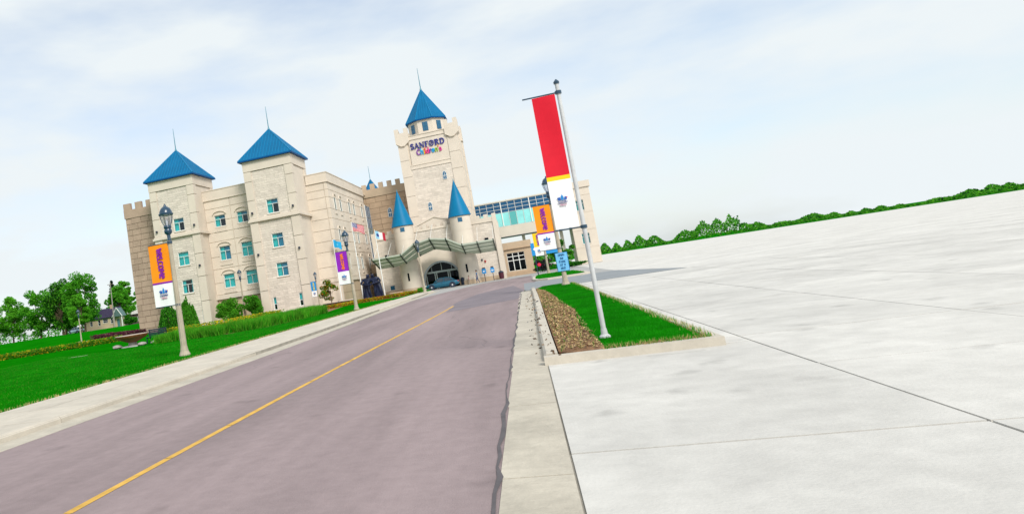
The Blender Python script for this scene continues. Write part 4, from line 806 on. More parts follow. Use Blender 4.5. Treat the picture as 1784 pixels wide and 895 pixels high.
def emblem(parent, fr, u, v, s):
    for du, hh, cc in ((-.13, .16, (.02, .10, .40)), (0, .26, (.02, .22, .55)), (.13, .16, (.02, .10, .40))):
        MB().prism([(u + (du - .055) * s, v), (u + (du + .055) * s, v), (u + (du + .055) * s, v + hh * .55 * s), (u + du * s, v + hh * s), (u + (du - .055) * s, v + hh * .55 * s)], fr, .0, .006).build('emblem', mat('emblem_%02d' % int(cc[1] * 100), cc, .6), parent)
    for du, cc in ((-.19, (.02, .10, .40)), (.19, (.45, .02, .10))): MB().prism([(u + du * s + .03 * s * math.cos(k), v + .1 * s + .03 * s * math.sin(k)) for k in [i * .785 for i in range(8)]], fr, .0, .006).build('emblem', mat('emblem_dot%d' % (du > 0), cc), parent)
    w = .40 * s; h = .075 * s; tw = sum(G[c][0] for c in 'SANFORD') * h; k = (w - tw) / 6; uu = u - w / 2; mb = MB()
    for c in 'SANFORD': uu += letter(mb, c, fr, uu, v - .13 * s, h, .16, 0, .005) + k
    mb.build('small_lettering', INK, parent)
    word = "Children's"; w = .30 * s; h = .075 * s; tw = sum(G[c][0] for c in word) * h; k = (w - tw) / 9; uu = u - w / 2; mb = MB()
    for c in word: uu += letter(mb, c, fr, uu, v - .24 * s, h, .13, 0, .005) + k
    mb.build('small_lettering', mat('pale_script', (.55, .25, .38), .6), parent)
def banner(label, x, y, z, top, text, stripe, s=1.0, x_in=.09, w=.93, txt=None):
    t = thing('street_banner', label, 'banner', (x - (x_in + w / 2) * s, y, z + 2.1 * s), 'street lamp banners')
    def cloth(u0, u1, v0, v1, m, nm, off=0.0):
        mb = MB(); nx, nz_ = 8, max(2, int((v1 - v0) / (.12 * s)))
        def pt(i, j, sd): u = u0 + (u1 - u0) * i / nx; v = v0 + (v1 - v0) * j / nz_; return (u, y + sd - off - .011 * s * math.sin(3.1 * (v - z) + 2.2 * (u - x)) - .007 * s * math.sin(9 * (u - x) + 2 * v), v)
        for sd in (-.004, .004):
            for i in range(nx):
                for j in range(nz_): q = [pt(i, j, sd), pt(i + 1, j, sd), pt(i + 1, j + 1, sd), pt(i, j + 1, sd)]; mb.face(q if sd < 0 else q[::-1])
        return mb.build(nm, m, t, True)
    a, b = x - (x_in + w) * s, x - x_in * s
    up_ = cloth(a, b, z + 3.08 * s, z + 4.62 * s, top, 'upper_cloth'); cloth(a, b, z + 3.0 * s, z + 3.08 * s, stripe, 'stripe'); lo = cloth(a, b, z + 2.09 * s, z + 3.0 * s, BWHITE, 'lower_cloth')
    if text is not None:
        fr = lambda u, v, d: (a + .40 * w * s + v, y - .036 * s - d, z + 4.46 * s - u); h = .25 * s; ww = 1.24 * s; word = 'wELcomE'; tw = sum(G[c][0] for c in word) * h; k = (ww - tw) / 6; uu = 0; mb = MB()
        for c in word: uu += letter(mb, c, fr, uu, 0, h, .21, 0, .006) + k
        mb.build('lettering', text, up_)
    emblem(lo, frY(y - .036 * s), (a + b) / 2, z + 2.62 * s, s * min(.9, w))
    return t
LZ = .125
ORTX = mat('orange_print', (.85, .20, .02), .7); YLTX = mat('yellow_print', (.75, .6, .05), .7)
street_lamp('street lamp with orange banner on the lawn edge before the brown stone block', -13.52, 25.96, arms=True); banner('orange welcome banner hanging in front of the brown stone block', -13.52, 25.96, LZ - .01, ORANGE, PURPLE, PURPLE)
street_lamp('street lamp with purple banner on the lawn before the flagpoles', -12.69, 53.3, arms=True); banner('purple welcome banner on the lamp before the flagpoles', -12.69, 53.3, LZ - .01, BPURP, ORTX, BWHITE)
street_lamp('street lamp with orange banner and blue notice on the planting strip', 2.12, 42.0, arms=True); banner('orange welcome banner on the lamp with the blue notice', 2.12, 42.0, LZ, ORANGE, PURPLE, PURPLE)
t = thing('banner_pole', 'slim pale pole carrying the red banner at the near end of the planting strip', 'pole', (1.2, 13.95, .13)); MB().tube((1.2, 13.95, .1), (1.2, 13.95, 4.95), .045, .035, 12).build('shaft', GALV, t, True); MB().lathe([(.10, .13), (.10, .16), (.06, .2), (.05, .3)], (1.2, 13.95, 0), 12).build('base', GALV, t); MB().lathe([(.05, 4.93), (.055, 4.97), (.01, 5.02)], (1.2, 13.95, 0), 10).build('cap', NAVY, t)
for h_, al in ((4.765, .66), (2.195, .52)): MB().tube((1.2, 13.95, h_), (1.2 - al, 13.95, h_), .014, .014, 8).lathe([(.06, -.03), (.06, .03)], (1.2, 13.95, h_), 10).build('banner_arm', NAVY, t)
banner('tall red banner with yellow stripe near the mulch strip', 1.2, 13.95, LZ, BRED, None, BYEL, x_in=.07, w=.42)
street_lamp('street lamp with yellow banner on the traffic island', 2.62, 82.5, arms=True); banner('yellow banner on the traffic island lamp', 2.62, 82.5, LZ, BYEL, PURPLE, BWHITE)
street_lamp('bare street lamp at the tip of the pavement before the glass doorway', -11.0, 80.7, .98)
street_lamp('bare street lamp before the recessed wing between the square towers', -33.55, 81.6, 1.0)
street_lamp('short street lamp with blue banner beside the small tree', -23.1, 79.0, .69, arms=True); banner('small blue banner on the short lamp beside the small tree', -23.1, 79.0, gz(-23, 79), BBLUE, YLTX, BWHITE, .69)
street_lamp('short bare street lamp by the yellow hedge and parked car', -47.8, 68.0, .66)
# blue notice on the lamp of the planting strip
t = thing('notice_sign', 'pale blue notice board with dark lettering on the planting strip lamp', 'sign', (2.15, 41.8, 1.4)); bd = MB().box(1.84, 2.44, 41.82, 41.85, .93, 1.93).build('board', mat('notice_blue', (.16, .46, .75), .5, var=.1, vscale=4), t); MB().box(1.81, 2.47, 41.855, 41.88, .90, 1.96).build('backing', mat('notice_edge', (.03, .20, .45), .5), t)
mb = MB(); fr = frY(41.815)
for k, wd in enumerate(('oPEN', 'RE', 'PARK', 'AT N', 'ENT')):
    h = .12; tw = sum(G[c][0] if c != ' ' else .4 for c in wd) * h; uu = 2.14 - tw / 2
    for c in wd: uu += (.4 * h if c == ' ' else letter(mb, c, fr, uu, 1.76 - k * .185, h, .2, 0, .006))
mb.build('lettering', mat('notice_ink', (.02, .12, .30), .6), t)
# large blue direction board behind the island
t = thing('direction_board', 'blue direction board on two posts behind the yellow banner', 'sign', (3, 88, 0)); MB().box(1.3, 4.6, 88, 88.08, 2.35, 3.85).build('board', BBLUE, t)
for u in (1.6, 4.3): MB().box(u - .06, u + .06, 88.09, 88.2, -.1, 3.8).build('post', DARK, t)
mb = MB(); fr = frY(87.99); uu = 1.55
mb.prism([(1.5, 3.1), (1.75, 3.35), (1.75, 3.17), (2.1, 3.17), (2.1, 3.03), (1.75, 3.03), (1.75, 2.85)], fr, 0, .01); mb.build('arrow', BWHITE, t)
t = thing('round_sign', 'small red round sign on a post before the dark shrubs', 'sign', (2.2, 102, 0)); MB().prism([(2.2 + .24 * math.cos(i * .5236), 1.15 + .24 * math.sin(i * .5236)) for i in range(12)], frY(102), .02, .05).build('disc', mat('sign_red', (.65, .02, .06), .5), t); MB().tube((2.2, 102.02, -.1), (2.2, 102.02, 1.2), .03, .03, 6).build('post', DARK, t)
for x, y, w_, lab in ((-5.05, 98.0, .55, 'blue sign on a post beside the walking person'), (-3.95, 98.4, .50, 'blue sign with dark cap nearest the corner buttress')):
    t = thing('post_sign', lab, 'sign', (x, y, 0)); MB().tube((x, y, -.05), (x, y, 1.3), .045, .045, 6).build('post', DARK, t); MB().box(x - w_ / 2, x + w_ / 2, y - .09, y - .05, 1.1, 1.75).build('board', BBLUE, t); MB().box(x - w_ * .38, x + w_ * .38, y - .1, y - .03, 1.76, 1.92).build('cap', DARK, t)
    MB().prism([(x - .15, 1.4), (x - .02, 1.55), (x - .02, 1.44), (x + .17, 1.44), (x + .17, 1.36), (x - .02, 1.36), (x - .02, 1.25)], frY(y - .095), 0, .008).build('arrow', BWHITE, t)
def litter_bin(x, y, lab, m, s=1.0):
    t = thing('litter_bin', lab, 'litter bin', (x, y, 0)); mb = MB()
    MB().lathe([(.26 * s, .05), (.31 * s, .4), (.33 * s, .88 * s)], (x, y, 0), 16).build('drum', m, t, True); MB().lathe([(.36 * s, .88 * s), (.36 * s, .95 * s), (.22 * s, 1.1 * s), (.02, 1.15 * s)], (x, y, 0), 16).build('lid', DARK, t, True)
    for i in range(16): a = i * .3927; mb.tube((x + .30 * s * math.cos(a), y + .30 * s * math.sin(a), .05), (x + .345 * s * math.cos(a), y + .345 * s * math.sin(a), .88 * s), .015, .015, 4)
    mb.build('slats', m, t)
litter_bin(-2.95, 99.8, 'dark maroon litter bin at the foot of the corner buttress', mat('maroon', (.09, .02, .035), .5)); litter_bin(-8.0, 98.0, 'black litter bin behind the parked car', DARK, .95)

# ================================================================ flagpoles and flags
def flagpole(x, y, h, lab):
    t = thing('flagpole', lab, 'flagpole', (x, y, 0), 'white flagpoles'); z = .1; MB().tube((x, y, z), (x, y, h), .075, .04, 10).build('pole', WHITE, t); MB().lathe([(.16, z), (.14, z + .15), (.08, z + .2)], (x, y, 0), 10).build('collar', WHITE, t); MB().lathe([(.01, h), (.07, h + .05), (.07, h + .09), (.01, h + .15)], (x, y, 0), 8).build('ball', mat('gilt', (.6, .4, .1), .3, metal=.8), t)
def flag(x, y, z, w, h, lab, fn, mats, droop, seed):
    t = thing('flag', lab, 'flag', (x, y, z)); nx, ny = 26, 20; mb = MB()
    def P(i, j): s = i / nx; v = j / ny; return (x + .06 + w * s * (1 - .12 * droop), y + .16 * math.sin(s * 7 + seed + v) * s, z - h * v - droop * s ** 1.3 * w * .62 + .05 * math.sin(s * 9 + v * 3))
    for i in range(nx):
        for j in range(ny): mb.face([P(i, j), P(i, j + 1), P(i + 1, j + 1), P(i + 1, j)], fn((i + .5) / nx, (j + .5) / ny))
    mb.build('cloth', mats, t, True); return t
flagpole(-22.3, 86.6, 8.4, 'white flagpole flying the plain light blue flag'); flagpole(-19.54, 86.6, 10.2, 'tallest white flagpole flying the striped flag'); flagpole(-16.76, 86.6, 8.65, 'white flagpole flying the white and red flag beside the canopy')
FB = mat('flag_light_blue', (.02, .36, .68), .8); FR_ = mat('flag_red', (.58, .03, .06), .8); FN = mat('flag_navy', (.03, .05, .26), .8); FW = mat('flag_white', (.78, .78, .80), .8)
def emb(cx_, cy_, r): return lambda s, v: math.hypot((s - cx_) * 1.5, v - cy_) < r
e1 = emb(.5, .5, .18)
flag(-22.3, 86.6, 8.28, 1.05, .9, 'plain light blue flag drooping from its pole', lambda s, v: 1 if e1(s, v) else 0, [FB, mat('flag_pale_blue', (.10, .48, .75), .8)], .75, 1)
flag(-19.54, 86.6, 10.0, 1.6, .98, 'striped flag with navy canton flying from the tallest pole', lambda s, v: (2 if (int(s * 20) + int(v * 20)) % 3 == 0 and s < .4 and v < .5 else 0) if s < .42 and v < .54 else (1 if int(v * 13) % 2 == 0 else 2), [FN, FR_, FW], .72, 2)
e3 = emb(.22, .5, .2)
flag(-16.76, 86.6, 8.45, 1.3, .93, 'white flag with blue emblem and red end panel by the canopy', lambda s, v: 2 if s > .68 else (1 if e3(s, v) else (0 if s > .34 else 3)), [FW, FN, FR_, mat('flag_sky', (.30, .60, .80), .8)], .62, 3)

# ================================================================ figures: continuous skinned bodies
def skin_body(name, verts, edges, radii, parent, mats, fn, root=0, sub=2):
    me = bpy.data.meshes.new('tmp_body'); me.from_pydata(verts, edges, []); o = bpy.data.objects.new('tmp_body', me); COL.objects.link(o)
    m = o.modifiers.new('skin', 'SKIN'); sv = me.skin_vertices[0].data
    for i, r in enumerate(radii): sv[i].radius = (r, r) if not isinstance(r, tuple) else r; sv[i].use_root = (i == root)
    m.use_smooth_shade = True; ss = o.modifiers.new('sub', 'SUBSURF'); ss.levels = sub; ss.render_levels = sub
    dg_ = bpy.context.evaluated_depsgraph_get(); ev = o.evaluated_get(dg_); nm = bpy.data.meshes.new_from_object(ev); bpy.data.objects.remove(o); bpy.data.meshes.remove(me)
    nm.name = name; nm.materials.clear()
    for m_ in mats: nm.materials.append(m_)
    for p in nm.polygons: p.material_index = fn(p.center); p.use_smooth = True
    ob = bpy.data.objects.new(name, nm); link(ob, parent); WL[ob.name] = wl(parent); return ob
def skeleton(s, pose):
    # x forward-walk axis is local x; returns verts, edges, radii
    V = dict(pel=(0, 0, .95), wst=(0, 0, 1.12), cst=(.01, 0, 1.32), nek=(.01, 0, 1.47), hd0=(.02, 0, 1.55), hd1=(.03, 0, 1.66), hd2=(.01, 0, 1.74),
             hl=(0, .10, .90), kl=(.12, .10, .50), al=(.10, .10, .09), fl=(.26, .10, .04), hr=(0, -.10, .90), kr=(-.02, -.10, .50), ar=(-.22, -.10, .12), fr=(-.10, -.10, .04),
             sl=(.01, .19, 1.40), el=(-.06, .23, 1.13), wl=(.05, .22, .90), gl=(.10, .21, .82), sr=(.01, -.19, 1.40), er=(.03, -.23, 1.13), wr=(.16, -.20, .93), gr=(.22, -.19, .86)); V.update(pose)
    Rr = dict(pel=.145, wst=.125, cst=.15, nek=.06, hd0=.075, hd1=.098, hd2=.07, hl=.095, kl=.062, al=.042, fl=.035, hr=.095, kr=.062, ar=.042, fr=.035, sl=.065, el=.045, wl=.030, gl=.032, sr=.065, er=.045, wr=.030, gr=.032)
    k = list(V); E = [('pel', 'wst'), ('wst', 'cst'), ('cst', 'nek'), ('nek', 'hd0'), ('hd0', 'hd1'), ('hd1', 'hd2'), ('pel', 'hl'), ('hl', 'kl'), ('kl', 'al'), ('al', 'fl'), ('pel', 'hr'), ('hr', 'kr'), ('kr', 'ar'), ('ar', 'fr'), ('cst', 'sl'), ('sl', 'el'), ('el', 'wl'), ('wl', 'gl'), ('cst', 'sr'), ('sr', 'er'), ('er', 'wr'), ('wr', 'gr')]
    return [tuple(c * s for c in V[i]) for i in k], [(k.index(a), k.index(b)) for a, b in E], [Rr[i] * s for i in k]
SKIN = mat('skin', (.42, .24, .16), .6); HAIR = mat('hair', (.03, .018, .012), .7)
def person(lab, x, y, h, rz, top, bottom, hair, pose={}):
    t = thing('person', lab, 'person', (x, y, 0)); s = h / 1.78; v, e, r = skeleton(s, pose)
    def fn(c):
        z = c.z / s; ay = abs(c.y) / s
        if z > 1.46: return 0
        if ay > .185 and z < 1.18: return 0
        if z > .93: return 1
        if z < .09: return 3
        return 2
    b = skin_body('body', v, e, r, t, [SKIN, top, bottom, DARK], fn)
    mb = MB(); mb.lathe([(.055, -.11), (.10, -.03), (.105, .04), (.07, .09), (.01, .115)], (0, 0, 0), 12); mb.v = [(t.location.x + (-.012 + q[0] * .98) * s, y + q[1] * s, (q[2] + 1.69) * s) for q in mb.v]; mb.build('hair', hair, t, True)
    t.rotation_euler = (0, 0, rz); return t
BLUE1 = mat('shirt_blue', (.08, .18, .34), .8); JEAN = mat('jeans', (.03, .07, .17), .85); PINK = mat('shirt_pink', (.45, .22, .24), .8); BEIGE = mat('shorts_beige', (.30, .25, .21), .85)
person('walking adult in blue top and dark jeans near the blue signs', -6.0, 96.6, 1.75, R(180), BLUE1, JEAN, HAIR)
person('small child in pink top walking beside the black bin', -7.15, 97.2, 1.18, R(180), PINK, BEIGE, HAIR, dict(kl=(.08, .10, .5), ar=(-.15, -.10, .1)))
# bronze statue of two embracing figures
t = thing('bronze_statue', 'dark bronze statue of two embracing figures before the flagpoles', 'statue', (-17.75, 84.4, 0)); s = 1.74
MB().box(-19.2, -16.35, 83.6, 85.3, -.05, .24).build('base', ROCK, t)
for k, (dx, sg_) in enumerate(((-.72, 1), (.66, -1))):
    v, e, r = skeleton(s, {})
    pose = dict(pel=(0, 0, .92), wst=(sg_ * .05, 0, 1.12), cst=(sg_ * .12, -.02, 1.34), nek=(sg_ * .16, -.03, 1.48), hd0=(sg_ * .17, -.05, 1.56), hd1=(sg_ * .18, -.07, 1.66), hd2=(sg_ * .18, -.05, 1.75), hl=(.12, 0, .88), kl=(.15, -.10, .48), al=(.16, -.02, .10), fl=(.18, -.20, .05), hr=(-.12, 0, .88), kr=(-.15, -.08, .48), ar=(-.17, 0, .10), fr=(-.20, -.18, .05),
                sl=(sg_ * .12 + .22, -.02, 1.40), el=(sg_ * .12 + .36, -.16, 1.16), wl=(sg_ * .3 + .1, -.32, 1.05), gl=(sg_ * .38, -.34, 1.02), sr=(sg_ * .12 - .22, -.02, 1.40), er=(sg_ * .12 - .36, -.14, 1.14), wr=(sg_ * .3 - .1, -.30, .98), gr=(sg_ * .36 - .02, -.32, .95))
    v, e, r = skeleton(s, pose); v = [(a * 1.35 + dx, b * 1.2, c + .2) for a, b, c in v]; r = [q * 1.5 for q in r]
    skin_body('figure', v, e, r, t, [BRONZE], lambda c: 0)
    mb = MB(); mb.lathe([(.56, .22), (.52, .9), (.44, 1.6), (.40, 2.0), (.3, 2.3)], (-17.75 + dx * 1.05, 84.55, 0), 18, sy=.75)
    mb.v = [(a + .05 * math.sin(9 * math.atan2(b - 84.55, a + 17.75 - dx)), b + .05 * math.cos(11 * math.atan2(b - 84.55, a + 17.75 - dx)), c) for a, b, c in mb.v]; mb.build('robe', BRONZE, t, True)

# ================================================================ cars
def car(lab, x, y, z, rz, paint, group=None):
    t = thing('parked_car', lab, 'car', (x, y, z), group); RB_ = t.name
    st = [(-2.28, .48, .72, .66), (-2.18, .34, .86, .76), (-1.7, .24, .93, .86), (-1.2, .22, .94, .88), (-.3, .21, .92, .89), (.55, .21, .90, .89), (1.0, .22, .87, .87), (1.6, .24, .78, .84), (2.05, .30, .68, .76), (2.26, .42, .58, .62)]
    mb = MB(); rows = []
    for (a, zb, zt, hw) in st:
        sec = [(-hw * .86, zb), (-hw * .98, zb + .12), (-hw, (zb + zt) / 2), (-hw * .95, zt - .05), (-hw * .80, zt), (hw * .80, zt), (hw * .95, zt - .05), (hw, (zb + zt) / 2), (hw * .98, zb + .12), (hw * .86, zb)]
        rows.append(len(mb.v)); mb.v += [(x + a, y + b, z + c) for b, c in sec]
    for i in range(len(st) - 1):
        for j in range(10): k = (j + 1) % 10; mb.f.append((rows[i] + j, rows[i + 1] + j, rows[i + 1] + k, rows[i] + k)); mb.m.append(0)
    mb.f.append(tuple(rows[0] + j for j in range(10))); mb.m.append(0); mb.f.append(tuple(rows[-1] + j for j in range(10))[::-1]); mb.m.append(0)
    mb.build('body', paint, t, True)
    gs = [(-1.75, .92, .02, .78), (-1.15, .92, .38, .74), (-.75, .92, .48, .70), (.05, .92, .50, .70), (.35, .92, .46, .72), (1.02, .88, .02, .78)]
    cb = MB(); rows = []
    for a, zb, hh, hw in gs:
        rows.append(len(cb.v)); cb.v += [(x + a, y - hw, z + zb - .02), (x + a, y - hw + .16 * hh / .5, z + zb + hh), (x + a, y + hw - .16 * hh / .5, z + zb + hh), (x + a, y + hw, z + zb - .02)]
    for i in range(5):
        for j in range(3): cb.f.append((rows[i] + j, rows[i + 1] + j, rows[i + 1] + j + 1, rows[i] + j + 1)); cb.m.append(0)
    cb.build('windows', mat('car_glass', (.012, .03, .045), .06, spec=.8), t)
    rf = MB(); ii = [1, 2, 3, 4]
    for i in ii[:-1]:
        p, q = gs[i], gs[i + 1]; w0, w1 = p[3] - .14 * p[2] / .5, q[3] - .14 * q[2] / .5
        rf.hexa([(x + p[0], y - w0, z + p[1] + p[2] - .01), (x + q[0], y - w1, z + q[1] + q[2] - .01), (x + q[0], y + w1, z + q[1] + q[2] - .01), (x + p[0], y + w0, z + p[1] + p[2] - .01), (x + p[0], y - w0 + .05, z + p[1] + p[2] + .035), (x + q[0], y - w1 + .05, z + q[1] + q[2] + .035), (x + q[0], y + w1 - .05, z + q[1] + q[2] + .035), (x + p[0], y + w0 - .05, z + p[1] + p[2] + .035)])
    rf.build('roof', paint, t, True)
    for sd in (-1, 1):
        mb = MB()
        for a, b in (((-1.72, .93, .79), (-1.12, 1.33, .66)), ((1.0, .90, .79), (.36, 1.39, .63)), ((-.32, .92, .80), (-.36, 1.42, .64))): mb.tube((x + a[0], y + sd * a[2], z + a[1]), (x + b[0], y + sd * b[2], z + b[1]), .035, .035, 5)
        mb.build('pillars', paint, t)
        for a in (-1.38, 1.36):
            tt = MB(); prof = [(.20, -.10), (.30, -.10), (.33, -.06), (.33, .06), (.30, .10), (.20, .10)]; tt.lathe(prof, (0, 0, 0), 20, caps=False); tt.v = [(x + a + p, y + sd * (.79 + r_ * .9), z + .33 + q) for p, q, r_ in tt.v]; w_ = tt.build('wheel', mat('tyre', (.012, .012, .013), .8), t, True)
            rm = MB(); rm.lathe([(.21, -.02), (.20, .07), (.06, .10), (.01, .10)], (0, 0, 0), 14); rm.v = [(x + a + p, y + sd * (.80 + r_), z + .33 + q) for p, q, r_ in rm.v]; rm.build('rim', mat('alloy', (.62, .62, .64), .35, metal=.3), w_, True)
            ac_ = MB(); ac_.lathe([(.40, -.01), (.40, .015)], (0, 0, 0), 20); ac_.v = [(x + a + p, y + sd * (.875 + r_), z + .36 + q) for p, q, r_ in ac_.v]; ac_.build('wheel_arch', DARK, t)
        MB().box(x + 2.02, x + 2.2, y + sd * .62 - .14, y + sd * .62 + .14, z + .55, z + .68).build('headlight', mat('headlight', (.7, .72, .75), .15), t); MB().box(x - 2.24, x - 2.08, y + sd * .62 - .13, y + sd * .62 + .13, z + .66, z + .82).build('tail_light', mat('tail_red', (.4, .01, .02), .3), t)
        MB().box(x + .55, x + .72, y + sd * .98 - .09, y + sd * .98 + .03, z + .93, z + 1.06).build('mirror', paint, t); MB().box(x - .15, x + .05, y + sd * .89 - .012, y + sd * .89 + .012, z + .78, z + .81).build('door_handle', DARK, t)
    t.rotation_euler = (0, 0, rz); return t
car('teal blue sedan parked across the glass doorway', -10.55, 95.2, -.004, R(181), mat('car_teal', (.004, .10, .17), .28, spec=.5, metal=.2, coat=.4))
car('pale silver blue car parked far off beside the tan house', -106.6, 150, gz(-106.6, 150) - .02, R(165), mat('car_silver', (.42, .56, .68), .3, metal=.3, coat=.5))

# ================================================================ garden
def stuff(name, V, m, lab, cat): return tag(quads_obj(name, V, m), lab, cat, None, 'stuff')
def ribbon(pts, w, n):
    p = np.array(pts, float); seg = np.linalg.norm(np.diff(p, axis=0), axis=1); cs = np.concatenate([[0], np.cumsum(seg)]); s = rng.uniform(0, cs[-1], n); i = np.clip(np.searchsorted(cs, s) - 1, 0, len(seg) - 1); f_ = (s - cs[i]) / seg[i]; d = (p[i + 1] - p[i]) / seg[i][:, None]; nn = np.stack([-d[:, 1], d[:, 0]], 1)
    q = p[i] + d * (f_ * seg[i])[:, None] + nn * (rng.uniform(-.5, .5, n) * w)[:, None]; return q, s
def bed(name, poly, m, lab): return sheet(name, poly, .125, m, lab)
bed('planting_bed', [(-24.8, 44.0), (-22, 42.8), (-18.6, 42.0), (-16.9, 44.4), (-16.3, 47.5), (-16.0, 54.6), (-17.2, 63), (-18.3, 71), (-17.6, 75), (-13.5, 76.5), (-12.4, 83.5), (-14, 88), (-20, 88.5), (-24.6, 87), (-25, 82), (-38, 81.8), (-38, 70), (-27, 52)], SOIL, 'mulched planting bed between lawn and towers')
hp = [(-24.5, 44.4), (-21.3, 43.6), (-19.0, 43.0), (-18.1, 45.0), (-17.5, 48), (-17.1, 54.6), (-17.3, 57.5)]
q, s_ = ribbon(hp, 2.0, 4200); cl = np.floor(s_ / .75); rr = np.random.default_rng(3).uniform(.82, 1.12, int(cl.max()) + 2)[cl.astype(int)]
P = np.repeat(np.column_stack([q, np.full(len(q), .11)]), 12, 0); P[:, :2] += rng.normal(0, .10, (len(P), 2)); hb = blades(P, .64, .026, .26); hb[:, 2, 2] = .11 + (hb[:, 2, 2] - .11) * np.repeat(rr, 12); stuff('ornamental_grass', hb, [LF2, LF9, LF2, LF7], 'long curving row of bright green ornamental grass along the lawn', 'ornamental grass')
q, s_ = ribbon([(-26, 48.2), (-23.5, 46.6), (-20.8, 48.5), (-20.2, 56)], 1.5, 8000); P = np.column_stack([q, rng.uniform(.35, .98, len(q))]); stuff('yellow_flowers', leaf_quads(P, .07, 1), [LF5, LF5, LF2, LF9], 'yellow flowering plants behind the ornamental grass', 'flowers')
q, s_ = ribbon([(-19.3, 70), (-17.6, 76.2), (-14.5, 78), (-12.6, 83.2)], 1.5, 9000); P = np.column_stack([q, rng.uniform(.13, .5, len(q))]); stuff('orange_flowers', leaf_quads(P, .075, 1), [LF8, LF5, LF8, LF2], 'orange and yellow flower bed around the bronze statue', 'flowers')
q, s_ = ribbon([(-52, 57.5), (-47, 60.2), (-43.5, 62.5), (-41.5, 66)], 1.3, 9000); P = np.column_stack([q, .1 + rng.uniform(.0, .62, len(q))]); stuff('yellow_hedge', leaf_quads(P, .08, .6), [LF5, LF9, LF9, LF7], 'low yellow green hedge across the far lawn', 'hedge')
q, s_ = ribbon([(-56, 84), (-51, 80), (-47.4, 76.5), (-44.3, 73.5)], 3.0, 8000); P = np.column_stack([q, [gz(a, b) + .05 + random.uniform(0, .75) for a, b in q]]); stuff('purple_shrubbery', leaf_quads(P, .11, .6), [LF6, LF6, LF6, BARK], 'dark purple ground cover bed at the foot of the brown block', 'ground cover')
for k in range(16):
    s = k / 15; x, y = -57 + 13.6 * s + random.uniform(-.5, .5), 81.4 - 10 * s + random.uniform(-.4, .4); r_ = random.uniform(.22, .42)
    mb = MB(); mb.lathe([(.6, 0), (1, .35), (.8, .8), (.02, 1.0)], (0, 0, 0), 7); mb.v = [(x + a * r_ * random.uniform(.8, 1.2), y + b * r_ * random.uniform(.8, 1.2), gz(x, y) + c * r_ * .9 + .02) for a, b, c in mb.v]
    tag(mb.build('edging_stone', mat('pink_stone', (.42, .33, .28), .9, var=.2, vscale=2, orand=.2), None), 'one of the pale edging stones before the purple ground cover', 'stone', 'edging stones of the purple bed')
bushy('columnar_shrub', 'dense dark green columnar shrub behind the nearest lamp', (-26.2, 48.6, .1), 1.2, 1.2, 2.75, [LF3, LF1, LF1], 14000, .06, seed=3, shape='cone')
bushy('columnar_shrub', 'narrower columnar shrub showing beyond the nearest lamp shaft', (-28.6, 56.5, .1), .95, .95, 3.3, [LF1, LF2, LF1], 11000, .065, seed=4, shape='cone')
bushy('round_shrub', 'large green shrub filling the recess beside the bare lamp', (-35.0, 80.6, .1), 2.0, 1.3, 2.9, [LF1, LF2, LF2], 12000, .09, seed=5); bushy('round_shrub', 'green shrub against the second square tower', (-32.0, 80.9, .1), 1.5, 1.2, 2.8, [LF1, LF1, LF2], 9000, .09, seed=6)
tree('small_tree', 'small loose tree with reddish stems beside the short lamp', (-21.9, 79.6, .1), 3.0, 1.25, .9, [LF9, LF1, LF8], 2600, .085, seed=9, clumps=22)
bushy('dark_shrub', 'dark purple shrub beside the annex', (2.7, 106, 0), 1.6, 1.1, 1.9, [LF6, LF3, DARK], 4200, .10, seed=7); bushy('dark_shrub', 'low green hedge behind the blue notice', (6.4, 105, 0), 2.6, .8, .9, [LF1, LF3], 3200, .10, seed=8); tree('small_tree', 'green and yellow tree behind the white banner foot', (5.6, 108, 0), 4.3, 1.9, 1.0, [LF3, LF9, LF1], 4200, .12, seed=10, clumps=26)
bushy('low_shrub', 'tiny round green shrub at the tip of the flower bed', (-11.75, 82.6, .1), .4, .4, .65, [LF1, LF2], 700, .06, seed=12)
# low wall and bench ledge
t = thing('planter_wall', 'low dark wall with pale stone cap behind the flower bed', 'wall', (-21, 86, 0))
for a, b in ((-24.6, -22.5), (-22.48, -20.5), (-15.9, -14.4)): MB().box(a, b, 85.6, 86.0, 0, .46).build('wall_panel', mat('dark_wall', (.05, .035, .04), .8), t); MB().box(a - .05, b + .05, 85.5, 86.1, .46, .58).build('cap_stone', CREAM2 if a < -18 else TAN, t)
t = thing('sill_ramp', 'low cream ledge at the foot of the second square tower', 'wall', (-27, 81.6, 0)); MB().prism([(-28.6, 0), (-25.2, 0), (-25.2, .62), (-26.3, .62), (-26.8, .28), (-28.6, .28)], frY(81.9), 0, .4).build('ledge', CREAM2, t); MB().box(-28.2, -26.0, 81.48, 81.5, .05, .2).build('recess', ROOM, t)
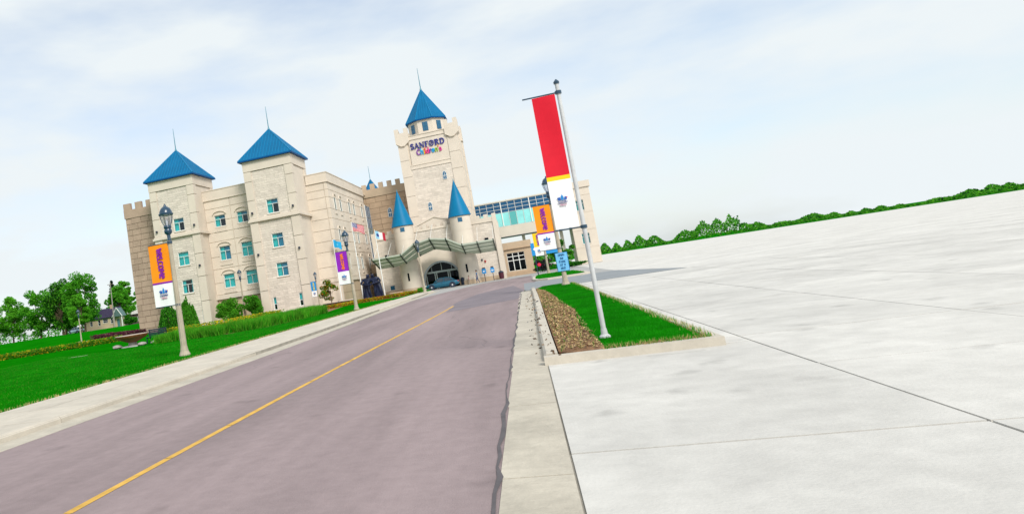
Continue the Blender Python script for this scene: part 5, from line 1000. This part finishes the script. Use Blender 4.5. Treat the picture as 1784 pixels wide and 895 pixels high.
# fountain bowl, rocks, bench
t = thing('stone_bowl', 'wide rusty bowl on a stone pedestal on the lawn', 'bowl', (-27.05, 44.4, .11))
MB().lathe([(.30, .42), (.55, .52), (.95, .70), (1.14, .86), (1.17, .92), (1.12, .93), (.9, .76), (.4, .60), (.02, .58)], (-27.05, 44.4, 0), 30).build('bowl', RUST, t, True); MB().lathe([(1.13, .925), (1.19, .93), (1.19, .96), (1.12, .96)], (-27.05, 44.4, 0), 30).build('rim', mat('pale_rim', (.55, .45, .38), .6), t, True); MB().lathe([(.34, .05), (.32, .3), (.28, .44)], (-27.05, 44.4, 0), 12).build('pedestal', ROCK, t); MB().box(-27.75, -26.4, 43.9, 45.0, .0, .2).build('plinth', mat('pale_plinth', (.48, .48, .47), .8, var=.1, vscale=3), t)
for k, (dx, dy, r_, lab) in enumerate(((-.95, -.5, .33, 'grey rock on the open side of the bowl'), (.85, -.25, .30, 'grey rock between the bowl and the bench'), (1.65, .2, .28, 'rounded grey rock under the bench end'), (2.6, .5, .3, 'grey rock at the foot of the columnar shrub'))):
    mb = MB(); mb.lathe([(.7, 0), (1.1, .4), (.85, .85), (.3, 1.05), (.02, 1.08)], (0, 0, 0), 9); mb.v = [(-27.05 + dx + a * r_ * random.uniform(.85, 1.25), 44.4 + dy + b * r_ * random.uniform(.85, 1.2), .1 + c * r_ * .85) for a, b, c in mb.v]; tag(mb.build('rock', ROCK, None, True), lab, 'rock', 'rocks around the bowl')
t = thing('park_bench', 'dark slatted park bench between the bowl and the columnar shrub', 'bench', (-25.9, 46.6, .11)); bx, by = -26.4, 46.6
for k in range(4): MB().box(bx - .75, bx + .75, by - .2 + k * .11, by - .11 + k * .11, .52, .56).build('seat_slat', DARK, t)
for k in range(4): MB().box(bx - .75, bx + .75, by + .26, by + .30, .64 + k * .12, .73 + k * .12).build('back_slat', DARK, t)
for s in (-.68, .68): MB().box(bx + s - .03, bx + s + .03, by - .2, by + .3, .46, .515).box(bx + s - .03, bx + s + .03, by - .2, by - .15, .1, .46).box(bx + s - .03, bx + s + .03, by + .305, by + .35, .1, 1.1).build('leg', DARK, t)
MB().box(-29.5, -28.3, 40.3, 40.75, .05, .128).build('tmp', CONC); bpy.data.objects['tmp'].name = 'stepping_slab'; tag(bpy.data.objects['stepping_slab'], 'thin pale concrete edging slab in the lawn before the bowl', 'slab')

# ================================================================ far houses, pole and trees
def hz(x, y): return gz(x, y)
def house(lab, x0, x1, y0, y1, z, eave, ridge, wallm, roofm, wins, porch, axis='x', name='house'):
    t = thing(name, lab, 'house', ((x0 + x1) / 2, (y0 + y1) / 2, z)); f = frY(y0); hs = [w for w in wins]
    slab(MB(), f, x0, x1, z - .3, eave, hs, -.25, 0).build('wall', wallm, t); MB().box(x0, x1, y0 + .3, y1, z - .3, eave).build('core_wall', wallm, t)
    ym = (y0 + y1) / 2; o = .45; mb = MB(); c = [(x0 - o, y0 - o, eave - .12), (x1 + o, y0 - o, eave - .12), (x1 + o, y1 + o, eave - .12), (x0 - o, y1 + o, eave - .12)]; a, b = (x0 - o, ym, ridge), (x1 + o, ym, ridge)
    mb.face([c[0], c[1], b, a]); mb.face([c[2], c[3], a, b]); mb.face([c[1], c[2], b]); mb.face([c[3], c[0], a]); mb.face(c[::-1]); rf = mb.build('roof', roofm, t)
    mb = MB(); nrow = 14      # shingle courses
    for k in range(nrow):
        s0, s1 = k / nrow, (k + 1.1) / nrow; mb.hexa([(x0 - o, y0 - o + (ym - y0 + o) * s0 - .02, eave - .10 + (ridge - eave + .12) * s0 + .06), (x1 + o, y0 - o + (ym - y0 + o) * s0 - .02, eave - .10 + (ridge - eave + .12) * s0 + .06), (x1 + o, y0 - o + (ym - y0 + o) * s1, eave - .12 + (ridge - eave + .12) * s1 + .02), (x0 - o, y0 - o + (ym - y0 + o) * s1, eave - .12 + (ridge - eave + .12) * s1 + .02)] * 1 + [(x0 - o, y0 - o + (ym - y0 + o) * s0 - .02, eave - .10 + (ridge - eave + .12) * s0 + .09), (x1 + o, y0 - o + (ym - y0 + o) * s0 - .02, eave - .10 + (ridge - eave + .12) * s0 + .09), (x1 + o, y0 - o + (ym - y0 + o) * s1, eave - .12 + (ridge - eave + .12) * s1 + .04), (x0 - o, y0 - o + (ym - y0 + o) * s1, eave - .12 + (ridge - eave + .12) * s1 + .04)])
    mb.build('shingle_courses', roofm, rf)
    MB().box(x0 + (x1 - x0) * .72, x0 + (x1 - x0) * .72 + .7, ym - .3, ym + .3, ridge - .6, ridge + .9).build('chimney', TANB, rf)
    for w in wins: window(t, f, *w, 'split', 0, glass=GLASS, deep=.28)
    if porch:
        pa, pb = porch; pr = MB(); pr.prism([(pa, eave - .2), (pb, eave - .2), ((pa + pb) / 2, ridge - .3)], frY(y0 - 1.2), -2.5, 0); p_ = pr.build('porch_gable', mat('porch_teal', (.10, .17, .17), .8), t)
        for s in (-1, 1): MB().tube(((pa + pb) / 2, y0 - 1.25, ridge - .22), ((pa if s < 0 else pb) + s * .2, y0 - 1.25, eave - .28), .10, .10, 4).build('barge_board', WHITE, p_)
        for u in (pa + .15, pb - .15): MB().box(u - .1, u + .1, y0 - 1.1, y0 - .9, z - .3, eave - .2).build('porch_post', WHITE, t)
        MB().box(pa + .5, pa + 1.3, y0 - .06, y0 - .01, z, z + 2.1).build('door', mat('door_teal', (.08, .2, .22), .6), t)
    return t
HW = mat('house_tan', (.58, .46, .32), .85, var=.05, vscale=1); HRF = mat('house_purple_roof', (.055, .045, .095), .85, var=.2, vscale=2); HRW = mat('house_pale_roof', (.55, .54, .50), .85, var=.1, vscale=1)
house('tan bungalow with dark purple roof and gabled porch beyond the lawn', -117.5, -107.4, 170, 173.6, 1.5, 4.55, 6.95, HW, HRF, [(-116.2, -115.3, 2.7, 4.0), (-113.6, -112.8, 2.6, 4.2), (-112.0, -110.4, 3.1, 4.25), (-109.6, -108.8, 2.7, 4.25)], (-108.0, -105.2))
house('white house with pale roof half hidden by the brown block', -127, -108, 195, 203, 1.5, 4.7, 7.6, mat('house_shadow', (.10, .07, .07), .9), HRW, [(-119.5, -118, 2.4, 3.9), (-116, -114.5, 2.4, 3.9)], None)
t = thing('utility_pole', 'slim grey utility pole rising in front of the houses', 'pole', (-105.6, 165, 1.4)); MB().tube((-105.3, 165, 1.2), (-105.0, 165, 13.6), .16, .10, 8).build('shaft', ROCK, t); MB().box(-105.9, -104.1, 164.95, 165.05, 12.9, 13.05).build('crossarm', BARK, t)
bushy('round_shrub', 'round clipped bush beside the porch of the tan house', (-97.6, 160, 1.4), 2.1, 1.8, 2.2, [LF3, LF1], 3500, .16, seed=21)
GT = 'leafy trees beyond the lawn'
TL = [('broad leafy tree with the tallest crown over the parked car', -111.0, 160, 15.6, 5.6, LF1, 31), ('bright green young tree before the end of the tan house', -101.5, 145, 9.0, 2.7, LF2, 32), ('rounded green tree behind the tan house roof', -113.5, 182, 11.5, 4.4, LF1, 33), ('dark leafy tree beside the tallest crown', -120, 163, 14.5, 4.8, LF3, 34), ('airy light green tree beside the conifer', -131.8, 215, 15.5, 3.2, LF2, 35), ('light green tree peeping past the brown block', -126.5, 217, 12.0, 3.4, LF2, 36),
      ('leafy tree second from the far edge of the lawn', -131, 168, 14.0, 5.6, LF1, 37), ('leafy tree at the very edge of the view over the lawn', -142, 170, 13.0, 5.6, LF2, 38), ('dark tree set behind the row at the lawn edge', -150, 205, 18.0, 6.5, LF3, 39), ('mid green tree between the far lawn trees', -125.5, 172, 12.0, 5.4, LF1, 40)]
for lab, x, y, h, r_, lm, sd_ in TL: tree('leafy_tree', lab, (x, y, gz(x, y)), h, r_ * .92, h * .12, [lm, LF2, lm, LF2], 9000, .27, GT, sd_, clumps=52)
# conifer
x, y, z = -126.8, 200, gz(-100, 192); t = thing('conifer_tree', 'dark pointed conifer rising behind the house roofs', 'tree', (x, y, z)); MB().tube((x, y, z - .2), (x, y, z + 14.5), .3, .05, 8).build('trunk', BARK, t)
g = np.random.default_rng(5); n = 9000; zz_ = g.uniform(.08, 1, n) ** .8; lay = np.floor(zz_ * 15) / 15; a = g.uniform(0, 2 * np.pi, n); fr_ = g.uniform(.15, 1, n) ** .6; rad = (1.06 - zz_) * 3.9 * fr_ * (.82 + .25 * np.sin(a * 6 + lay * 40)); P = np.stack([x + rad * np.cos(a), y + rad * np.sin(a), z + lay * 15 + (1 - fr_) * .8 + g.uniform(0, .5, n)], 1); quads_obj('crown', leaf_quads(P, .27, 1.5, .4), LF4, t)
# trees along the horizon beyond the paved lot
g = np.random.default_rng(77); n = 26000; a = np.concatenate([g.uniform(-.06, .62, n * 3 // 4), g.uniform(-1.05, -.5, n // 4)]); dd = g.uniform(430, 500, n); hh = 4.0 + 2.5 * np.sin(a * 37 + 2) * np.sin(a * 17 + 1) + 1.6 * np.sin(a * 91) * np.sin(a * 13) + 1.3 * np.sin(a * 333 + 3 * np.sin(a * 50)) + 2.6 * np.maximum(0, np.sin(a * 29)) ** 8; hh = np.maximum(hh * (.55 + .75 * (np.sin(a * 9 + 1) > -.2)), .5)
P = np.stack([dd * np.sin(a), dd * np.cos(a), -.1 + hh * g.uniform(0, 1, n) ** .7], 1); stuff('treeline', leaf_quads(P, .7, .5), [LF1, LF3, LF1, LF2], 'low distant line of trees along the horizon', 'treeline')
